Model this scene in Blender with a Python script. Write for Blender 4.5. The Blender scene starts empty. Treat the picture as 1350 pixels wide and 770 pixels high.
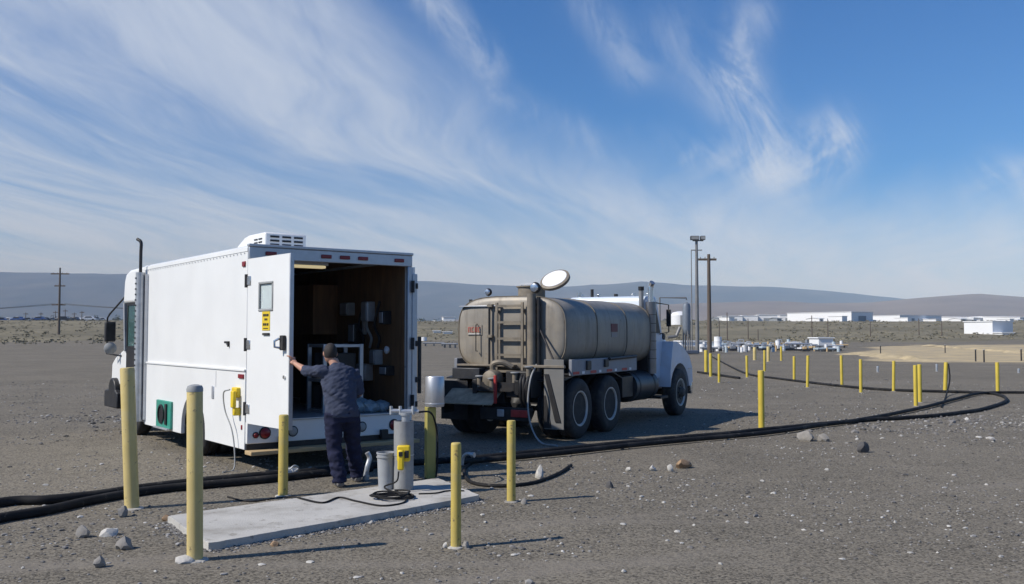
import bpy, bmesh, math, random
import numpy as np
from mathutils import Vector, Matrix, noise as mnoise

rnd = random.Random(11)
R = math.radians
scene = bpy.context.scene
col = scene.collection

# ------------------------------------------------------------------ camera
F_PX, CX, CY, HORIZON, CAM_H = 1250.0, 675.0, 385.0, 441.0, 1.75
PITCH = math.atan((HORIZON - CY) / F_PX)
cam_d = bpy.data.cameras.new('camera')
cam = bpy.data.objects.new('camera', cam_d)
col.objects.link(cam)
cam_d.sensor_width = 36.0
cam_d.lens = F_PX / 1350.0 * 36.0
cam_d.clip_start = 0.1
cam_d.clip_end = 40000
cam.location = (0, 0, CAM_H)
cam.rotation_euler = (math.pi / 2 + PITCH, 0, 0)
scene.camera = cam

# ------------------------------------------------------------------ light
SUN_EL = R(42.0)
SUN_AZ = math.atan2(-0.92, -0.39)          # direction towards the sun, clockwise from +Y
sun_d = bpy.data.lights.new('sun', 'SUN')
sun_d.energy = 4.7
sun_d.angle = R(0.55)
sun_d.color = (1.0, 0.955, 0.88)
sun = bpy.data.objects.new('sun', sun_d)
col.objects.link(sun)
to_sun = Vector((math.sin(SUN_AZ) * math.cos(SUN_EL), math.cos(SUN_AZ) * math.cos(SUN_EL), math.sin(SUN_EL)))
sun.rotation_euler = to_sun.to_track_quat('Z', 'Y').to_euler()
sun.location = to_sun * 60

scene.view_settings.view_transform = 'Standard'
scene.view_settings.look = 'None'
scene.view_settings.gamma = 1.0
scene.view_settings.exposure = 0.0
scene.view_settings.use_curve_mapping = False
scene.cycles.max_bounces = 6
scene.cycles.volume_bounces = 0


class X:
    """small wrapper that turns python arithmetic into Math nodes"""
    tree = None

    def __init__(s, sock):
        s.s = sock

    @staticmethod
    def op(o, *a, clamp=False):
        n = X.tree.nodes.new('ShaderNodeMath')
        n.operation = o
        n.use_clamp = clamp
        for i, v in enumerate(a):
            if isinstance(v, X):
                X.tree.links.new(v.s, n.inputs[i])
            else:
                n.inputs[i].default_value = v
        return X(n.outputs[0])

    def __add__(s, o): return X.op('ADD', s, o)
    __radd__ = __add__
    def __sub__(s, o): return X.op('SUBTRACT', s, o)
    def __rsub__(s, o): return X.op('SUBTRACT', o, s)
    def __mul__(s, o): return X.op('MULTIPLY', s, o)
    __rmul__ = __mul__
    def __truediv__(s, o): return X.op('DIVIDE', s, o)
    def mx(s, o): return X.op('MAXIMUM', s, o)
    def mn(s, o): return X.op('MINIMUM', s, o)
    def abs(s): return X.op('ABSOLUTE', s)
    def sq(s): return X.op('MULTIPLY', s, s)
    def clamp(s): return X.op('ADD', s, 0.0, clamp=True)
    def pow(s, o): return X.op('POWER', s, o)

    def ss(s, a, b):
        n = X.tree.nodes.new('ShaderNodeMapRange')
        n.interpolation_type = 'SMOOTHSTEP'
        X.tree.links.new(s.s, n.inputs[0])
        n.inputs[1].default_value = a
        n.inputs[2].default_value = b
        return X(n.outputs[0])


def exp_neg(x):
    return X.op('EXPONENT', x * -1.0)


world = bpy.data.worlds.new('World')
scene.world = world
world.use_nodes = True
wt = world.node_tree
X.tree = wt
bg = wt.nodes['Background']
sky = wt.nodes.new('ShaderNodeTexSky')
sky.sky_type = 'NISHITA'
sky.sun_disc = False
sky.sun_elevation = SUN_EL
sky.sun_rotation = SUN_AZ
sky.altitude = 200
sky.air_density = 1.0
sky.dust_density = 0.6
sky.ozone_density = 2.5
SKY_STRENGTH = 0.085
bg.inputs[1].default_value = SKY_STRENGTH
tc = wt.nodes.new('ShaderNodeTexCoord')
sp = wt.nodes.new('ShaderNodeSeparateXYZ')
wt.links.new(tc.outputs['Generated'], sp.inputs[0])
dx, dy, dz = X(sp.outputs[0]), X(sp.outputs[1]), X(sp.outputs[2])


def wnoise(x, y, z=0.0, detail=8, rough=0.6, dist=0.0):
    c = wt.nodes.new('ShaderNodeCombineXYZ')
    for i, v in enumerate((x, y, z)):
        if isinstance(v, X):
            wt.links.new(v.s, c.inputs[i])
        else:
            c.inputs[i].default_value = v
    n = wt.nodes.new('ShaderNodeTexNoise')
    n.inputs['Scale'].default_value = 1.0
    n.inputs['Detail'].default_value = detail
    n.inputs['Roughness'].default_value = rough
    n.inputs['Distortion'].default_value = dist
    wt.links.new(c.outputs[0], n.inputs[0])
    return X(n.outputs[0])


zc = dz.mx(0.0) + 0.07
pu, pv = dx / zc, dy / zc
TH_C = R(24)
along = pu * math.sin(TH_C) + pv * math.cos(TH_C)
across = pu * math.cos(TH_C) - pv * math.sin(TH_C)
wob = (wnoise(across * 0.35, along * 0.22, 3.1, 3, 0.5) - 0.5)
acr = across + wob * 1.9
streak = wnoise(acr * 1.35, along * 0.16, 0.0, 7, 0.55, 0.2)
fibre = wnoise(acr * 4.2 + along * 0.9, along * 0.75, 5.0, 9, 0.68, 0.5)
broad = wnoise(acr * 0.45, along * 0.10, 9.0, 3, 0.5)
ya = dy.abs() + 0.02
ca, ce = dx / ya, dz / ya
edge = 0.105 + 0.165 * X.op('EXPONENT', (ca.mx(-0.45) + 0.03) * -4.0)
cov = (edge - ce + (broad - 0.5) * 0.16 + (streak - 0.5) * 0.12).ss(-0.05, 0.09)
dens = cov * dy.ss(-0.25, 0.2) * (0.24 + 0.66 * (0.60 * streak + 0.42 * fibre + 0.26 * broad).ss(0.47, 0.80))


def seg(p0, p1, w, k):
    a0, e0 = (p0[0] - CX) / F_PX, (HORIZON - p0[1]) / F_PX
    a1, e1 = (p1[0] - CX) / F_PX, (HORIZON - p1[1]) / F_PX
    L2 = (a1 - a0) ** 2 + (e1 - e0) ** 2
    qa, qe = ca - a0 + wob * 0.05, ce - e0 + (broad - 0.5) * 0.05
    t = ((qa * (a1 - a0) + qe * (e1 - e0)) / L2).clamp()
    d2 = (qa - t * (a1 - a0)).sq() + (qe - t * (e1 - e0)).sq()
    return exp_neg(d2 / (w / F_PX) ** 2) * (0.12 + 0.88 * (fibre * 0.4 + wisp * 0.7).ss(0.42, 0.68)) * k * 1.25


wisp = wnoise(ca * 20.0 + ce * 9.0, ce * 9.0, 2.0, 9, 0.66, 0.7)
for p0, p1, w, k in [((992, 30), (965, 110), 26, .50), ((968, 110), (1012, 215), 34, .62),
                     ((1012, 225), (1095, 195), 34, .55), ((1095, 190), (1050, 250), 30, .45),
                     ((560, 5), (640, 100), 24, .52), ((770, 15), (835, 105), 26, .30),
                     ((880, 60), (950, 130), 40, .22), ((1290, 235), (1370, 225), 28, .45),
                     ((650, 140), (800, 205), 18, .30), ((840, 205), (1020, 232), 22, .35)]:
    dens = dens + (1.0 - dens) * seg(p0, p1, w, k)
low = 0.72 * (1.0 - ce.ss(0.01, 0.17))          # thin milky veil towards the horizon
dens = dens + (1.0 - dens) * low
dens = dens.clamp() * dz.ss(-0.01, 0.03)
mixn = wt.nodes.new('ShaderNodeMix')
mixn.data_type = 'RGBA'
wt.links.new((dens * 0.86).s, mixn.inputs[0])
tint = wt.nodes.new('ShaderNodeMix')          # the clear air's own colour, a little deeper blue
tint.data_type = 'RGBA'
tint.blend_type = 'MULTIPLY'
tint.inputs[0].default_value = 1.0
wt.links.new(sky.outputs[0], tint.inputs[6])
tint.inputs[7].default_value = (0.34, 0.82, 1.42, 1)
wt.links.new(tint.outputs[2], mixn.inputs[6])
mixn.inputs[7].default_value = (7.8, 8.8, 10.3, 1)
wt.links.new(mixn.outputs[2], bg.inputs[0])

# ------------------------------------------------------------------ helpers: pixels, terrain


def smooth(a, b, x):
    t = min(1.0, max(0.0, (x - a) / (b - a)))
    return t * t * (3 - 2 * t)


def TH(x, y):
    r = math.hypot(x, y)
    h = 6.0 * smooth(100, 330, r) + 2.0 * smooth(330, 900, r)
    a = 0.012 + 0.25 * smooth(90, 300, r)
    h += a * (mnoise.noise(Vector((x * 0.55, y * 0.55, 0.3))) if r < 140 else 0)
    if r > 90:
        h += 0.7 * smooth(90, 300, r) * mnoise.noise(Vector((x * 0.012, y * 0.012, 4.0)))
    return h


def ray(px, py):
    a, u = (px - CX) / F_PX, (CY - py) / F_PX
    c, s = math.cos(PITCH), math.sin(PITCH)
    return Vector((a, c - u * s, s + u * c))


def G(px, py, z=0.0):
    """the point of the level plane z that a pixel looks at"""
    d = ray(px, py)
    t = (z - CAM_H) / d.z
    return Vector((d.x * t, d.y * t, z))


def P(px, py):
    """the point of the terrain that a pixel looks at"""
    d = ray(px, py)
    t = 3.0
    while t < 3000:
        if CAM_H + d.z * t < TH(d.x * t, d.y * t):
            break
        t *= 1.004
    return Vector((d.x * t, d.y * t, TH(d.x * t, d.y * t)))


def at(px, dist, z=None):
    """a point at a given ground distance in the direction of a pixel column"""
    a = (px - CX) / F_PX
    x, y = a * dist, dist
    return Vector((x, y, TH(x, y) if z is None else z))


# ------------------------------------------------------------------ helpers: materials
MATS = {}


def new_mat(name):
    m = bpy.data.materials.new(name)
    m.use_nodes = True
    nt = m.node_tree
    return m, nt, nt.nodes['Principled BSDF']


def pmat(name, c, rough=0.55, metal=0.0, var=0.10, scale=3.0, bump=0.0, bscale=60.0, dirt=None, dirt_amt=0.0,
         dirt_scale=2.2, stretch=(1, 1, 1), spec=0.5, coat=0.0, chips=None, chip_amt=0.0, chip_scale=14.0, chip_lo=.62, drip=None, drip_amt=0.0):
    if name in MATS:
        return MATS[name]
    m, nt, b = new_mat(name)
    L = nt.links.new
    t = nt.nodes.new('ShaderNodeTexCoord')
    mp = nt.nodes.new('ShaderNodeMapping')
    mp.inputs['Scale'].default_value = stretch
    L(t.outputs['Object'], mp.inputs[0])
    n = nt.nodes.new('ShaderNodeTexNoise')
    n.inputs['Scale'].default_value = scale
    n.inputs['Detail'].default_value = 6
    n.inputs['Roughness'].default_value = 0.62
    L(mp.outputs[0], n.inputs[0])
    mr = nt.nodes.new('ShaderNodeMapRange')
    mr.inputs[1].default_value = 0.3
    mr.inputs[2].default_value = 0.7
    mr.inputs[3].default_value = 1 - var
    mr.inputs[4].default_value = 1 + var
    L(n.outputs[0], mr.inputs[0])
    mx = nt.nodes.new('ShaderNodeMix')
    mx.data_type = 'RGBA'
    mx.blend_type = 'MULTIPLY'
    mx.inputs[0].default_value = 1
    mx.inputs[6].default_value = (*c, 1)
    L(mr.outputs[0], mx.inputs[7])
    out = mx.outputs[2]
    if dirt is not None:
        n2 = nt.nodes.new('ShaderNodeTexNoise')
        n2.inputs['Scale'].default_value = dirt_scale
        n2.inputs['Detail'].default_value = 8
        n2.inputs['Roughness'].default_value = 0.68
        L(mp.outputs[0], n2.inputs[0])
        r2 = nt.nodes.new('ShaderNodeMapRange')
        r2.interpolation_type = 'SMOOTHSTEP'
        r2.inputs[1].default_value = 0.46
        r2.inputs[2].default_value = 0.72
        r2.inputs[4].default_value = dirt_amt
        L(n2.outputs[0], r2.inputs[0])
        m2 = nt.nodes.new('ShaderNodeMix')
        m2.data_type = 'RGBA'
        L(r2.outputs[0], m2.inputs[0])
        L(out, m2.inputs[6])
        m2.inputs[7].default_value = (*dirt, 1)
        out = m2.outputs[2]
    for (cc_, am, sc_, lo, st) in ((drip, drip_amt, 1.0, .50, (7, 7, .55)), (chips, chip_amt, chip_scale, chip_lo, (1, 1, 1))):
        if cc_ is None:
            continue
        mp4 = nt.nodes.new('ShaderNodeMapping')
        mp4.inputs['Scale'].default_value = st
        mp4.inputs['Location'].default_value = (3.3, 1.2, 5.1)
        L(t.outputs['Object'], mp4.inputs[0])
        n4 = nt.nodes.new('ShaderNodeTexNoise')
        n4.inputs['Scale'].default_value = sc_
        n4.inputs['Detail'].default_value = 7
        n4.inputs['Roughness'].default_value = 0.7
        L(mp4.outputs[0], n4.inputs[0])
        r4 = nt.nodes.new('ShaderNodeMapRange')
        r4.inputs[1].default_value = lo
        r4.inputs[2].default_value = lo + (.18 if cc_ is drip else .05)
        r4.inputs[4].default_value = am
        L(n4.outputs[0], r4.inputs[0])
        m4 = nt.nodes.new('ShaderNodeMix')
        m4.data_type = 'RGBA'
        L(r4.outputs[0], m4.inputs[0])
        L(out, m4.inputs[6])
        m4.inputs[7].default_value = (*cc_, 1)
        out = m4.outputs[2]
    L(out, b.inputs['Base Color'])
    rr = nt.nodes.new('ShaderNodeMapRange')
    rr.inputs[3].default_value = max(0.05, rough - 0.12)
    rr.inputs[4].default_value = min(1.0, rough + 0.12)
    L(n.outputs[0], rr.inputs[0])
    L(rr.outputs[0], b.inputs['Roughness'])
    b.inputs['Metallic'].default_value = metal
    b.inputs['Specular IOR Level'].default_value = spec
    if coat:
        b.inputs['Coat Weight'].default_value = coat
    if bump:
        n3 = nt.nodes.new('ShaderNodeTexNoise')
        n3.inputs['Scale'].default_value = bscale
        n3.inputs['Detail'].default_value = 4
        L(mp.outputs[0], n3.inputs[0])
        bp = nt.nodes.new('ShaderNodeBump')
        bp.inputs['Strength'].default_value = bump
        bp.inputs['Distance'].default_value = 0.01
        L(n3.outputs[0], bp.inputs['Height'])
        L(bp.outputs[0], b.inputs['Normal'])
    MATS[name] = m
    return m


def glass(name, c, rough=0.06, tr=.75):
    if name in MATS:
        return MATS[name]
    m, nt, b = new_mat(name)
    b.inputs['Base Color'].default_value = (*c, 1)
    b.inputs['Roughness'].default_value = rough
    b.inputs['Transmission Weight'].default_value = tr
    b.inputs['IOR'].default_value = 1.2
    MATS[name] = m
    return m


WHITE = pmat('van_white_paint', (.80, .81, .80), .38, 0, .03, 1.5, dirt=(.66, .64, .60), dirt_amt=.12, dirt_scale=1.3, coat=.2)
TRIM = pmat('aluminium_trim', (.52, .54, .57), .42, .6, .10, 8)
DARK = pmat('dark_rubber', (.018, .018, .02), .75, 0, .25, 12, dirt=(.10, .09, .075), dirt_amt=.45, dirt_scale=6)
BLACK = pmat('black_steel', (.014, .014, .016), .5, 0, .2, 6, dirt=(.07, .06, .05), dirt_amt=.35, dirt_scale=4)
VOIDM = pmat('dark_lining', (.02, .02, .02), .9, 0, .2, 4)
WOOD = pmat('plywood', (.185, .10, .045), .7, 0, .25, 3, bump=.1, stretch=(6, 6, .7), dirt=(.07, .04, .02), dirt_amt=.6)
TIMBER = pmat('bumper_timber', (.50, .36, .19), .8, 0, .2, 3, stretch=(1, 8, 8), dirt=(.10, .08, .06), dirt_amt=.7, dirt_scale=3)
RED = pmat('red_lens', (.22, .012, .02), .3, 0, .1, 20)
REDPAINT = pmat('red_paint', (.42, .04, .035), .5, 0, .2, 10)
GREEN = pmat('green_enamel', (.03, .26, .19), .5, 0, .15, 6, dirt=(.2, .24, .22), dirt_amt=.4)
YEL = pmat('bollard_yellow', (.56, .43, .095), .6, 0, .12, 2.5, bump=.08, dirt=(.40, .34, .19), dirt_amt=.6, dirt_scale=4, chips=(.12, .085, .06), chip_amt=.8, chip_scale=16, chip_lo=.60, drip=(.36, .29, .14), drip_amt=.5)
PALEYEL = pmat('faded_bollard_yellow', (.62, .49, .19), .6, 0, .12, 2.5, bump=.08, dirt=(.50, .44, .28), dirt_amt=.6, dirt_scale=2.5, chips=(.16, .12, .085), chip_amt=.75, chip_scale=13, chip_lo=.61, drip=(.44, .36, .20), drip_amt=.55)
FARYEL = pmat('marker_yellow', (.60, .46, .06), .6, 0, .10, 3)
SIGNYEL = pmat('sign_yellow', (.72, .52, .02), .5, 0, .04, 8)
STEEL = pmat('galvanised_steel', (.50, .52, .54), .42, .55, .14, 9, dirt=(.30, .29, .27), dirt_amt=.35)
GREY = pmat('weathered_grey_plastic', (.30, .31, .31), .6, 0, .12, 8, dirt=(.5, .49, .46), dirt_amt=.4)
CONC = pmat('concrete', (.47, .455, .42), .9, 0, .12, 2.2, bump=.5, bscale=60, dirt=(.27, .25, .215), dirt_amt=.8, dirt_scale=1.9, chips=(.22, .20, .17), chip_amt=.7, chip_scale=6, chip_lo=.58)
TANKM = pmat('tank_dirty_steel', (.275, .252, .215), .5, .12, .18, 1.6, bump=.06, bscale=25, dirt=(.36, .31, .235), dirt_amt=.75, dirt_scale=2.2,
             drip=(.12, .10, .08), drip_amt=.55, chips=(.13, .09, .06), chip_amt=.6, chip_scale=5, chip_lo=.62)
TANKD = pmat('tank_fittings', (.20, .175, .14), .6, .2, .2, 6, dirt=(.34, .28, .20), dirt_amt=.6, dirt_scale=5)
TRUCKW = pmat('truck_white_paint', (.60, .68, .78), .35, 0, .05, 2, dirt=(.45, .43, .40), dirt_amt=.35, coat=.2)
CHROME = pmat('dull_chrome', (.62, .62, .62), .25, .9, .08, 10)
RIM = pmat('wheel_rim', (.58, .57, .54), .5, .2, .15, 9, dirt=(.25, .22, .18), dirt_amt=.5)
HOSE = pmat('black_hose_rubber', (.011, .011, .012), .75, 0, .25, 6, dirt=(.07, .064, .055), dirt_amt=.5, dirt_scale=2.5, spec=.25, chips=(.10, .092, .08), chip_amt=.6, chip_scale=9, chip_lo=.60)
POLEW = pmat('pole_wood', (.12, .095, .075), .9, 0, .2, 3, stretch=(6, 6, .6))
POLEM = pmat('pole_steel', (.22, .22, .22), .6, .4, .15, 3)
SHIRT = pmat('shirt_cloth', (.052, .062, .098), .9, 0, .16, 14, bump=.4, bscale=45, spec=.2)
JEANS = pmat('jeans_denim', (.018, .021, .048), .9, 0, .25, 14, bump=.4, bscale=50, spec=.2)
SKIN = pmat('skin', (.50, .27, .185), .55, 0, .06, 20)
HAIR = pmat('hair', (.025, .02, .018), .8, 0, .3, 60)
CAPM = pmat('cap_cloth', (.05, .05, .055), .9, 0, .2, 25)
SHOE = pmat('shoe_leather', (.20, .19, .185), .7, 0, .25, 18)
BWHITE = pmat('building_white', (.78, .79, .80), .6, 0, .04, .2)
BGREY = pmat('building_grey', (.26, .28, .30), .7, 0, .08, .2)
GLS = glass('window_glass', (.74, .83, .83), .25, .35)
TEAL = glass('cab_glass', (.20, .36, .36))
PRINT = pmat('black_print', (.03, .028, .02), .6, 0, .05, 5)

# ------------------------------------------------------------------ helpers: meshes


class MB:
    def __init__(s):
        s.v, s.f = [], []

    def add(s, vs, fs):
        o = len(s.v)
        s.v += [tuple(v) for v in vs]
        s.f += [tuple(i + o for i in f) for f in fs]
        return s

    def box(s, x0, x1, y0, y1, z0, z1, M=None):
        vs = [Vector((x, y, z)) for z in (z0, z1) for y in (y0, y1) for x in (x0, x1)]
        if M is not None:
            vs = [M @ v for v in vs]
        return s.add(vs, [(0, 2, 3, 1), (4, 5, 7, 6), (0, 1, 5, 4), (2, 6, 7, 3), (0, 4, 6, 2), (1, 3, 7, 5)])

    def ring_loft(s, rings, cap=True):
        n = len(rings[0])
        vs = [v for r in rings for v in r]
        fs = []
        for k in range(len(rings) - 1):
            for i in range(n):
                j = (i + 1) % n
                fs.append((k * n + i, k * n + j, (k + 1) * n + j, (k + 1) * n + i))
        if cap:
            fs.append(tuple(range(n - 1, -1, -1)))
            fs.append(tuple((len(rings) - 1) * n + i for i in range(n)))
        return s.add(vs, fs)

    def cyl(s, p0, p1, r0, r1=None, n=16, cap=True):
        p0, p1 = Vector(p0), Vector(p1)
        r1 = r0 if r1 is None else r1
        q = (p1 - p0).to_track_quat('Z', 'Y')
        rings = []
        for p, r in ((p0, r0), (p1, r1)):
            rings.append([p + q @ Vector((r * math.cos(2 * math.pi * i / n), r * math.sin(2 * math.pi * i / n), 0)) for i in range(n)])
        return s.ring_loft(rings, cap)

    def tube(s, pts, r, n=8, cap=True):
        pts = [Vector(p) for p in pts]
        rings = []
        up = None
        for i, p in enumerate(pts):
            t = (pts[min(i + 1, len(pts) - 1)] - pts[max(i - 1, 0)]).normalized()
            if up is None:
                up = Vector((0, 0, 1)) if abs(t.z) < .9 else Vector((1, 0, 0))
            a = t.cross(up)
            a.normalize()
            up = a.cross(t).normalized()
            rr = r[i] if isinstance(r, (list, tuple)) else r
            rings.append([p + rr * (a * math.cos(2 * math.pi * k / n) + up * math.sin(2 * math.pi * k / n)) for k in range(n)])
        return s.ring_loft(rings, cap)

    def lathe(s, prof, n=24, M=None, cap=True):
        """profile of (r, h) turned about the local Z axis"""
        rings = []
        for r, h in prof:
            ring = [Vector((r * math.cos(2 * math.pi * i / n), r * math.sin(2 * math.pi * i / n), h)) for i in range(n)]
            rings.append([M @ v for v in ring] if M is not None else ring)
        return s.ring_loft(rings, cap)

    def prism(s, poly, axis, a0, a1):
        def mk(a, b, t):
            return {'x': (t, a, b), 'y': (a, t, b), 'z': (a, b, t)}[axis]
        n = len(poly)
        vs = [mk(a, b, a0) for a, b in poly] + [mk(a, b, a1) for a, b in poly]
        fs = [tuple(range(n))[::-1], tuple(range(n, 2 * n))]
        fs += [(i, (i + 1) % n, n + (i + 1) % n, n + i) for i in range(n)]
        return s.add(vs, fs)

    def build(s, name, mat, parent=None, bevel=0.0, sharp=35, seg=2):
        me = bpy.data.meshes.new(name)
        me.from_pydata(s.v, [], s.f)
        bm = bmesh.new()
        bm.from_mesh(me)
        bmesh.ops.recalc_face_normals(bm, faces=bm.faces)
        bm.to_mesh(me)
        bm.free()
        if mat is not None:
            me.materials.append(mat)
        me.polygons.foreach_set('use_smooth', [True] * len(me.polygons))
        me.set_sharp_from_angle(angle=R(sharp))
        o = bpy.data.objects.new(name, me)
        col.objects.link(o)
        if parent is not None:
            o.parent = parent
        if bevel:
            b = o.modifiers.new('bevel', 'BEVEL')
            b.width = bevel
            b.segments = seg
            b.limit_method = 'ANGLE'
            b.angle_limit = R(40)
        return o


def tag(o, label=None, cat=None, group=None, kind=None):
    if label:
        o['label'] = label
    if cat:
        o['category'] = cat
    if group:
        o['group'] = group
    if kind:
        o['kind'] = kind
    return o


def thing(name, label, cat, loc=(0, 0, 0), rz=0.0, group=None):
    o = bpy.data.objects.new(name, None)
    o.empty_display_size = 0.3
    col.objects.link(o)
    o.location = loc
    o.rotation_euler = (0, 0, rz)
    return tag(o, label, cat, group)


def bx(name, mat, parent, x0, x1, y0, y1, z0, z1, bevel=0.0, M=None):
    return MB().box(x0, x1, y0, y1, z0, z1, M).build(name, mat, parent, bevel)


def copy_tree(o, parent=None):
    c = o.copy()
    col.objects.link(c)
    c.parent = parent
    for ch in list(o.children):
        copy_tree(ch, c)
    return c


def spline(pts, n=10):
    """Catmull-Rom through points"""
    pts = [Vector(p) for p in pts]
    q = [2 * pts[0] - pts[1]] + pts + [2 * pts[-1] - pts[-2]]
    out = []
    for i in range(1, len(q) - 2):
        for k in range(n):
            t = k / n
            a, b, c, d = q[i - 1], q[i], q[i + 1], q[i + 2]
            out.append(0.5 * ((2 * b) + (c - a) * t + (2 * a - 5 * b + 4 * c - d) * t * t + (3 * b - a - 3 * c + d) * t ** 3))
    out.append(pts[-1])
    return out


# ------------------------------------------------------------------ ground


def ground_material():
    m, nt, b = new_mat('gravel_ground')
    X.tree = nt
    L = nt.links.new
    t = nt.nodes.new('ShaderNodeTexCoord')

    def nz(scale, detail=5, rough=.6, w=0.0):
        n = nt.nodes.new('ShaderNodeTexNoise')
        n.inputs['Scale'].default_value = scale
        n.inputs['Detail'].default_value = detail
        n.inputs['Roughness'].default_value = rough
        L(t.outputs['Object'], n.inputs[0])
        return X(n.outputs[0])

    def mixc(f, c0, c1, blend='MIX'):
        n = nt.nodes.new('ShaderNodeMix')
        n.data_type = 'RGBA'
        n.blend_type = blend
        for i, v in ((0, f), (6, c0), (7, c1)):
            if isinstance(v, X):
                L(v.s, n.inputs[i])
            elif isinstance(v, tuple):
                n.inputs[i].default_value = (*v, 1)
            elif isinstance(v, (int, float)):
                n.inputs[i].default_value = v
            else:
                L(v, n.inputs[i])
        return n.outputs[2]
    vor = nt.nodes.new('ShaderNodeTexVoronoi')
    vor.inputs['Scale'].default_value = 60
    L(t.outputs['Object'], vor.inputs[0])
    sep = nt.nodes.new('ShaderNodeSeparateColor')
    L(vor.outputs['Color'], sep.inputs[0])
    cell = X(sep.outputs[0])
    vor2 = nt.nodes.new('ShaderNodeTexVoronoi')
    vor2.inputs['Scale'].default_value = 17
    L(t.outputs['Object'], vor2.inputs[0])
    sep2 = nt.nodes.new('ShaderNodeSeparateColor')
    L(vor2.outputs['Color'], sep2.inputs[0])
    cell2, dist2 = X(sep2.outputs[0]), X(vor2.outputs['Distance'])
    patch = nz(.22, 6, .65)
    patch2 = nz(1.1, 5, .6)
    fine = nz(130, 3, .6)
    c = mixc((patch * .6 + patch2 * .4).ss(.38, .62), (.100, .088, .069), (.172, .151, .118))
    c = mixc((cell * .65 + fine * .5).ss(.25, .95) * .8, c, (.285, .254, .200))
    c = mixc((1.0 - cell).ss(.66, .96) * .65, c, (.045, .041, .036))
    pale = cell2.ss(.90, .97) * (1.0 - dist2.ss(.012, .028)) * (patch2 * .5 + patch * .5).ss(.36, .60)
    c = mixc(pale * .8, c, (.55, .53, .49))
    at_ = nt.nodes.new('ShaderNodeAttribute')
    at_.attribute_name = 'zone'
    az = nt.nodes.new('ShaderNodeSeparateColor')
    L(at_.outputs['Color'], az.inputs[0])
    scrub, sand, track = (X(az.outputs[i]) for i in range(3))
    sc = mixc(nz(.06, 7, .65).ss(.35, .65), (.165, .145, .10), (.235, .205, .14))
    sc = mixc(nz(.5, 6, .7).ss(.45, .75) * .8, sc, (.075, .082, .045))
    c = mixc((scrub + (nz(.09, 6, .7) - .5) * .5).ss(.35, .65) * scrub.ss(.02, .2), c, sc)
    sn = mixc(nz(.3, 8, .75).ss(.35, .65), (.54, .43, .25), (.36, .30, .21))
    c = mixc((sand * 1.0 + (nz(.11, 8, .75) - .5) * 1.7).ss(.30, .62) * sand.ss(.02, .3), c, sn)
    c = mixc(track.ss(.1, .8) * (.5 + nz(2.0, 5, .6) * .6), c, (.235, .21, .175))
    c = mixc(nz(.35, 7, .7).ss(.60, .74) * .55, c, (.075, .068, .058))
    c = mixc(nz(.13, 7, .72).ss(.57, .75) * .45, c, (.25, .225, .19))
    L(c, b.inputs['Base Color'])
    b.inputs['Roughness'].default_value = 0.95
    b.inputs['Specular IOR Level'].default_value = 0.2
    h = cell * .5 + fine * .3 + nz(30, 4, .6) * .8 + nz(6, 4, .6) * 1.5
    bp = nt.nodes.new('ShaderNodeBump')
    bp.inputs['Strength'].default_value = 0.6
    bp.inputs['Distance'].default_value = 0.018
    L(h.s, bp.inputs['Height'])
    L(bp.outputs[0], b.inputs['Normal'])
    return m


def build_ground():
    NA = 540
    radii = [0.0]
    r = 0.8
    while r < 9000:
        radii.append(r)
        r *= 1.012 if 5 < r < 26 else (1.035 if r < 400 else 1.12)
    vs, fs, zone = [], [], []
    for k, r in enumerate(radii):
        for i in range(NA):
            a = 2 * math.pi * i / NA
            x, y = r * math.sin(a), r * math.cos(a)
            vs.append((x, y, TH(x, y)))
            n = mnoise.noise(Vector((x * .03, y * .03, 7)))
            sc = smooth(135, 170, r + 25 * n)
            if -0.28 < x / max(y, 1) < 0 and y > 0:
                sc = max(sc, smooth(150, 185, r) * .8)
            aa = x / max(y, .1) if y > 0 else 9
            sd = smooth(.33, .43, aa) * smooth(49, 66, y + 9 * n) * (1 - smooth(112, 130, y)) * (1 - smooth(.75, .9, aa)) if y > 0 else 0
            tr = 0.0
            # worn vehicle tracks that cross the yard
            for (x0, y0, sl, w) in ((-14, 44, .10, 1.5), (-14, 47.5, .10, 1.0), (4, 8.2, .30, .20), (4, 9.9, .30, .20), (6, 6.6, -.12, .18), (6, 8.2, -.12, .18), (20, 34, .05, 1.6), (-8, 19, .15, .3), (-8, 21, .15, .3)):
                d = abs(y - (y0 + (x - x0) * sl + 1.2 * math.sin(x * .11)))
                tr = max(tr, math.exp(-(d / w) ** 2) * (.4 + .6 * mnoise.noise(Vector((x * .2, y * .2, 2)))))
            zone.append((sc * (1 - sd), sd, max(0, tr) * .8 if r < 90 else 0, 1))
    for k in range(len(radii) - 1):
        for i in range(NA):
            j = (i + 1) % NA
            fs.append((k * NA + i, (k + 1) * NA + i, (k + 1) * NA + j, k * NA + j))
    me = bpy.data.meshes.new('ground')
    me.from_pydata(vs, [], fs[NA:] + [f for f in fs[:NA]])
    ca_ = me.color_attributes.new('zone', 'FLOAT_COLOR', 'POINT')
    ca_.data.foreach_set('color', [c for z in zone for c in z])
    me.polygons.foreach_set('use_smooth', [True] * len(me.polygons))
    me.materials.append(ground_material())
    bm = bmesh.new()
    bm.from_mesh(me)
    bmesh.ops.remove_doubles(bm, verts=[v for v in bm.verts if v.co.x ** 2 + v.co.y ** 2 < .01], dist=.001)
    bmesh.ops.recalc_face_normals(bm, faces=bm.faces)
    bm.to_mesh(me)
    bm.free()
    o = bpy.data.objects.new('ground', me)
    col.objects.link(o)
    tag(o, kind='structure')


build_ground()

# ---- hills


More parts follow.
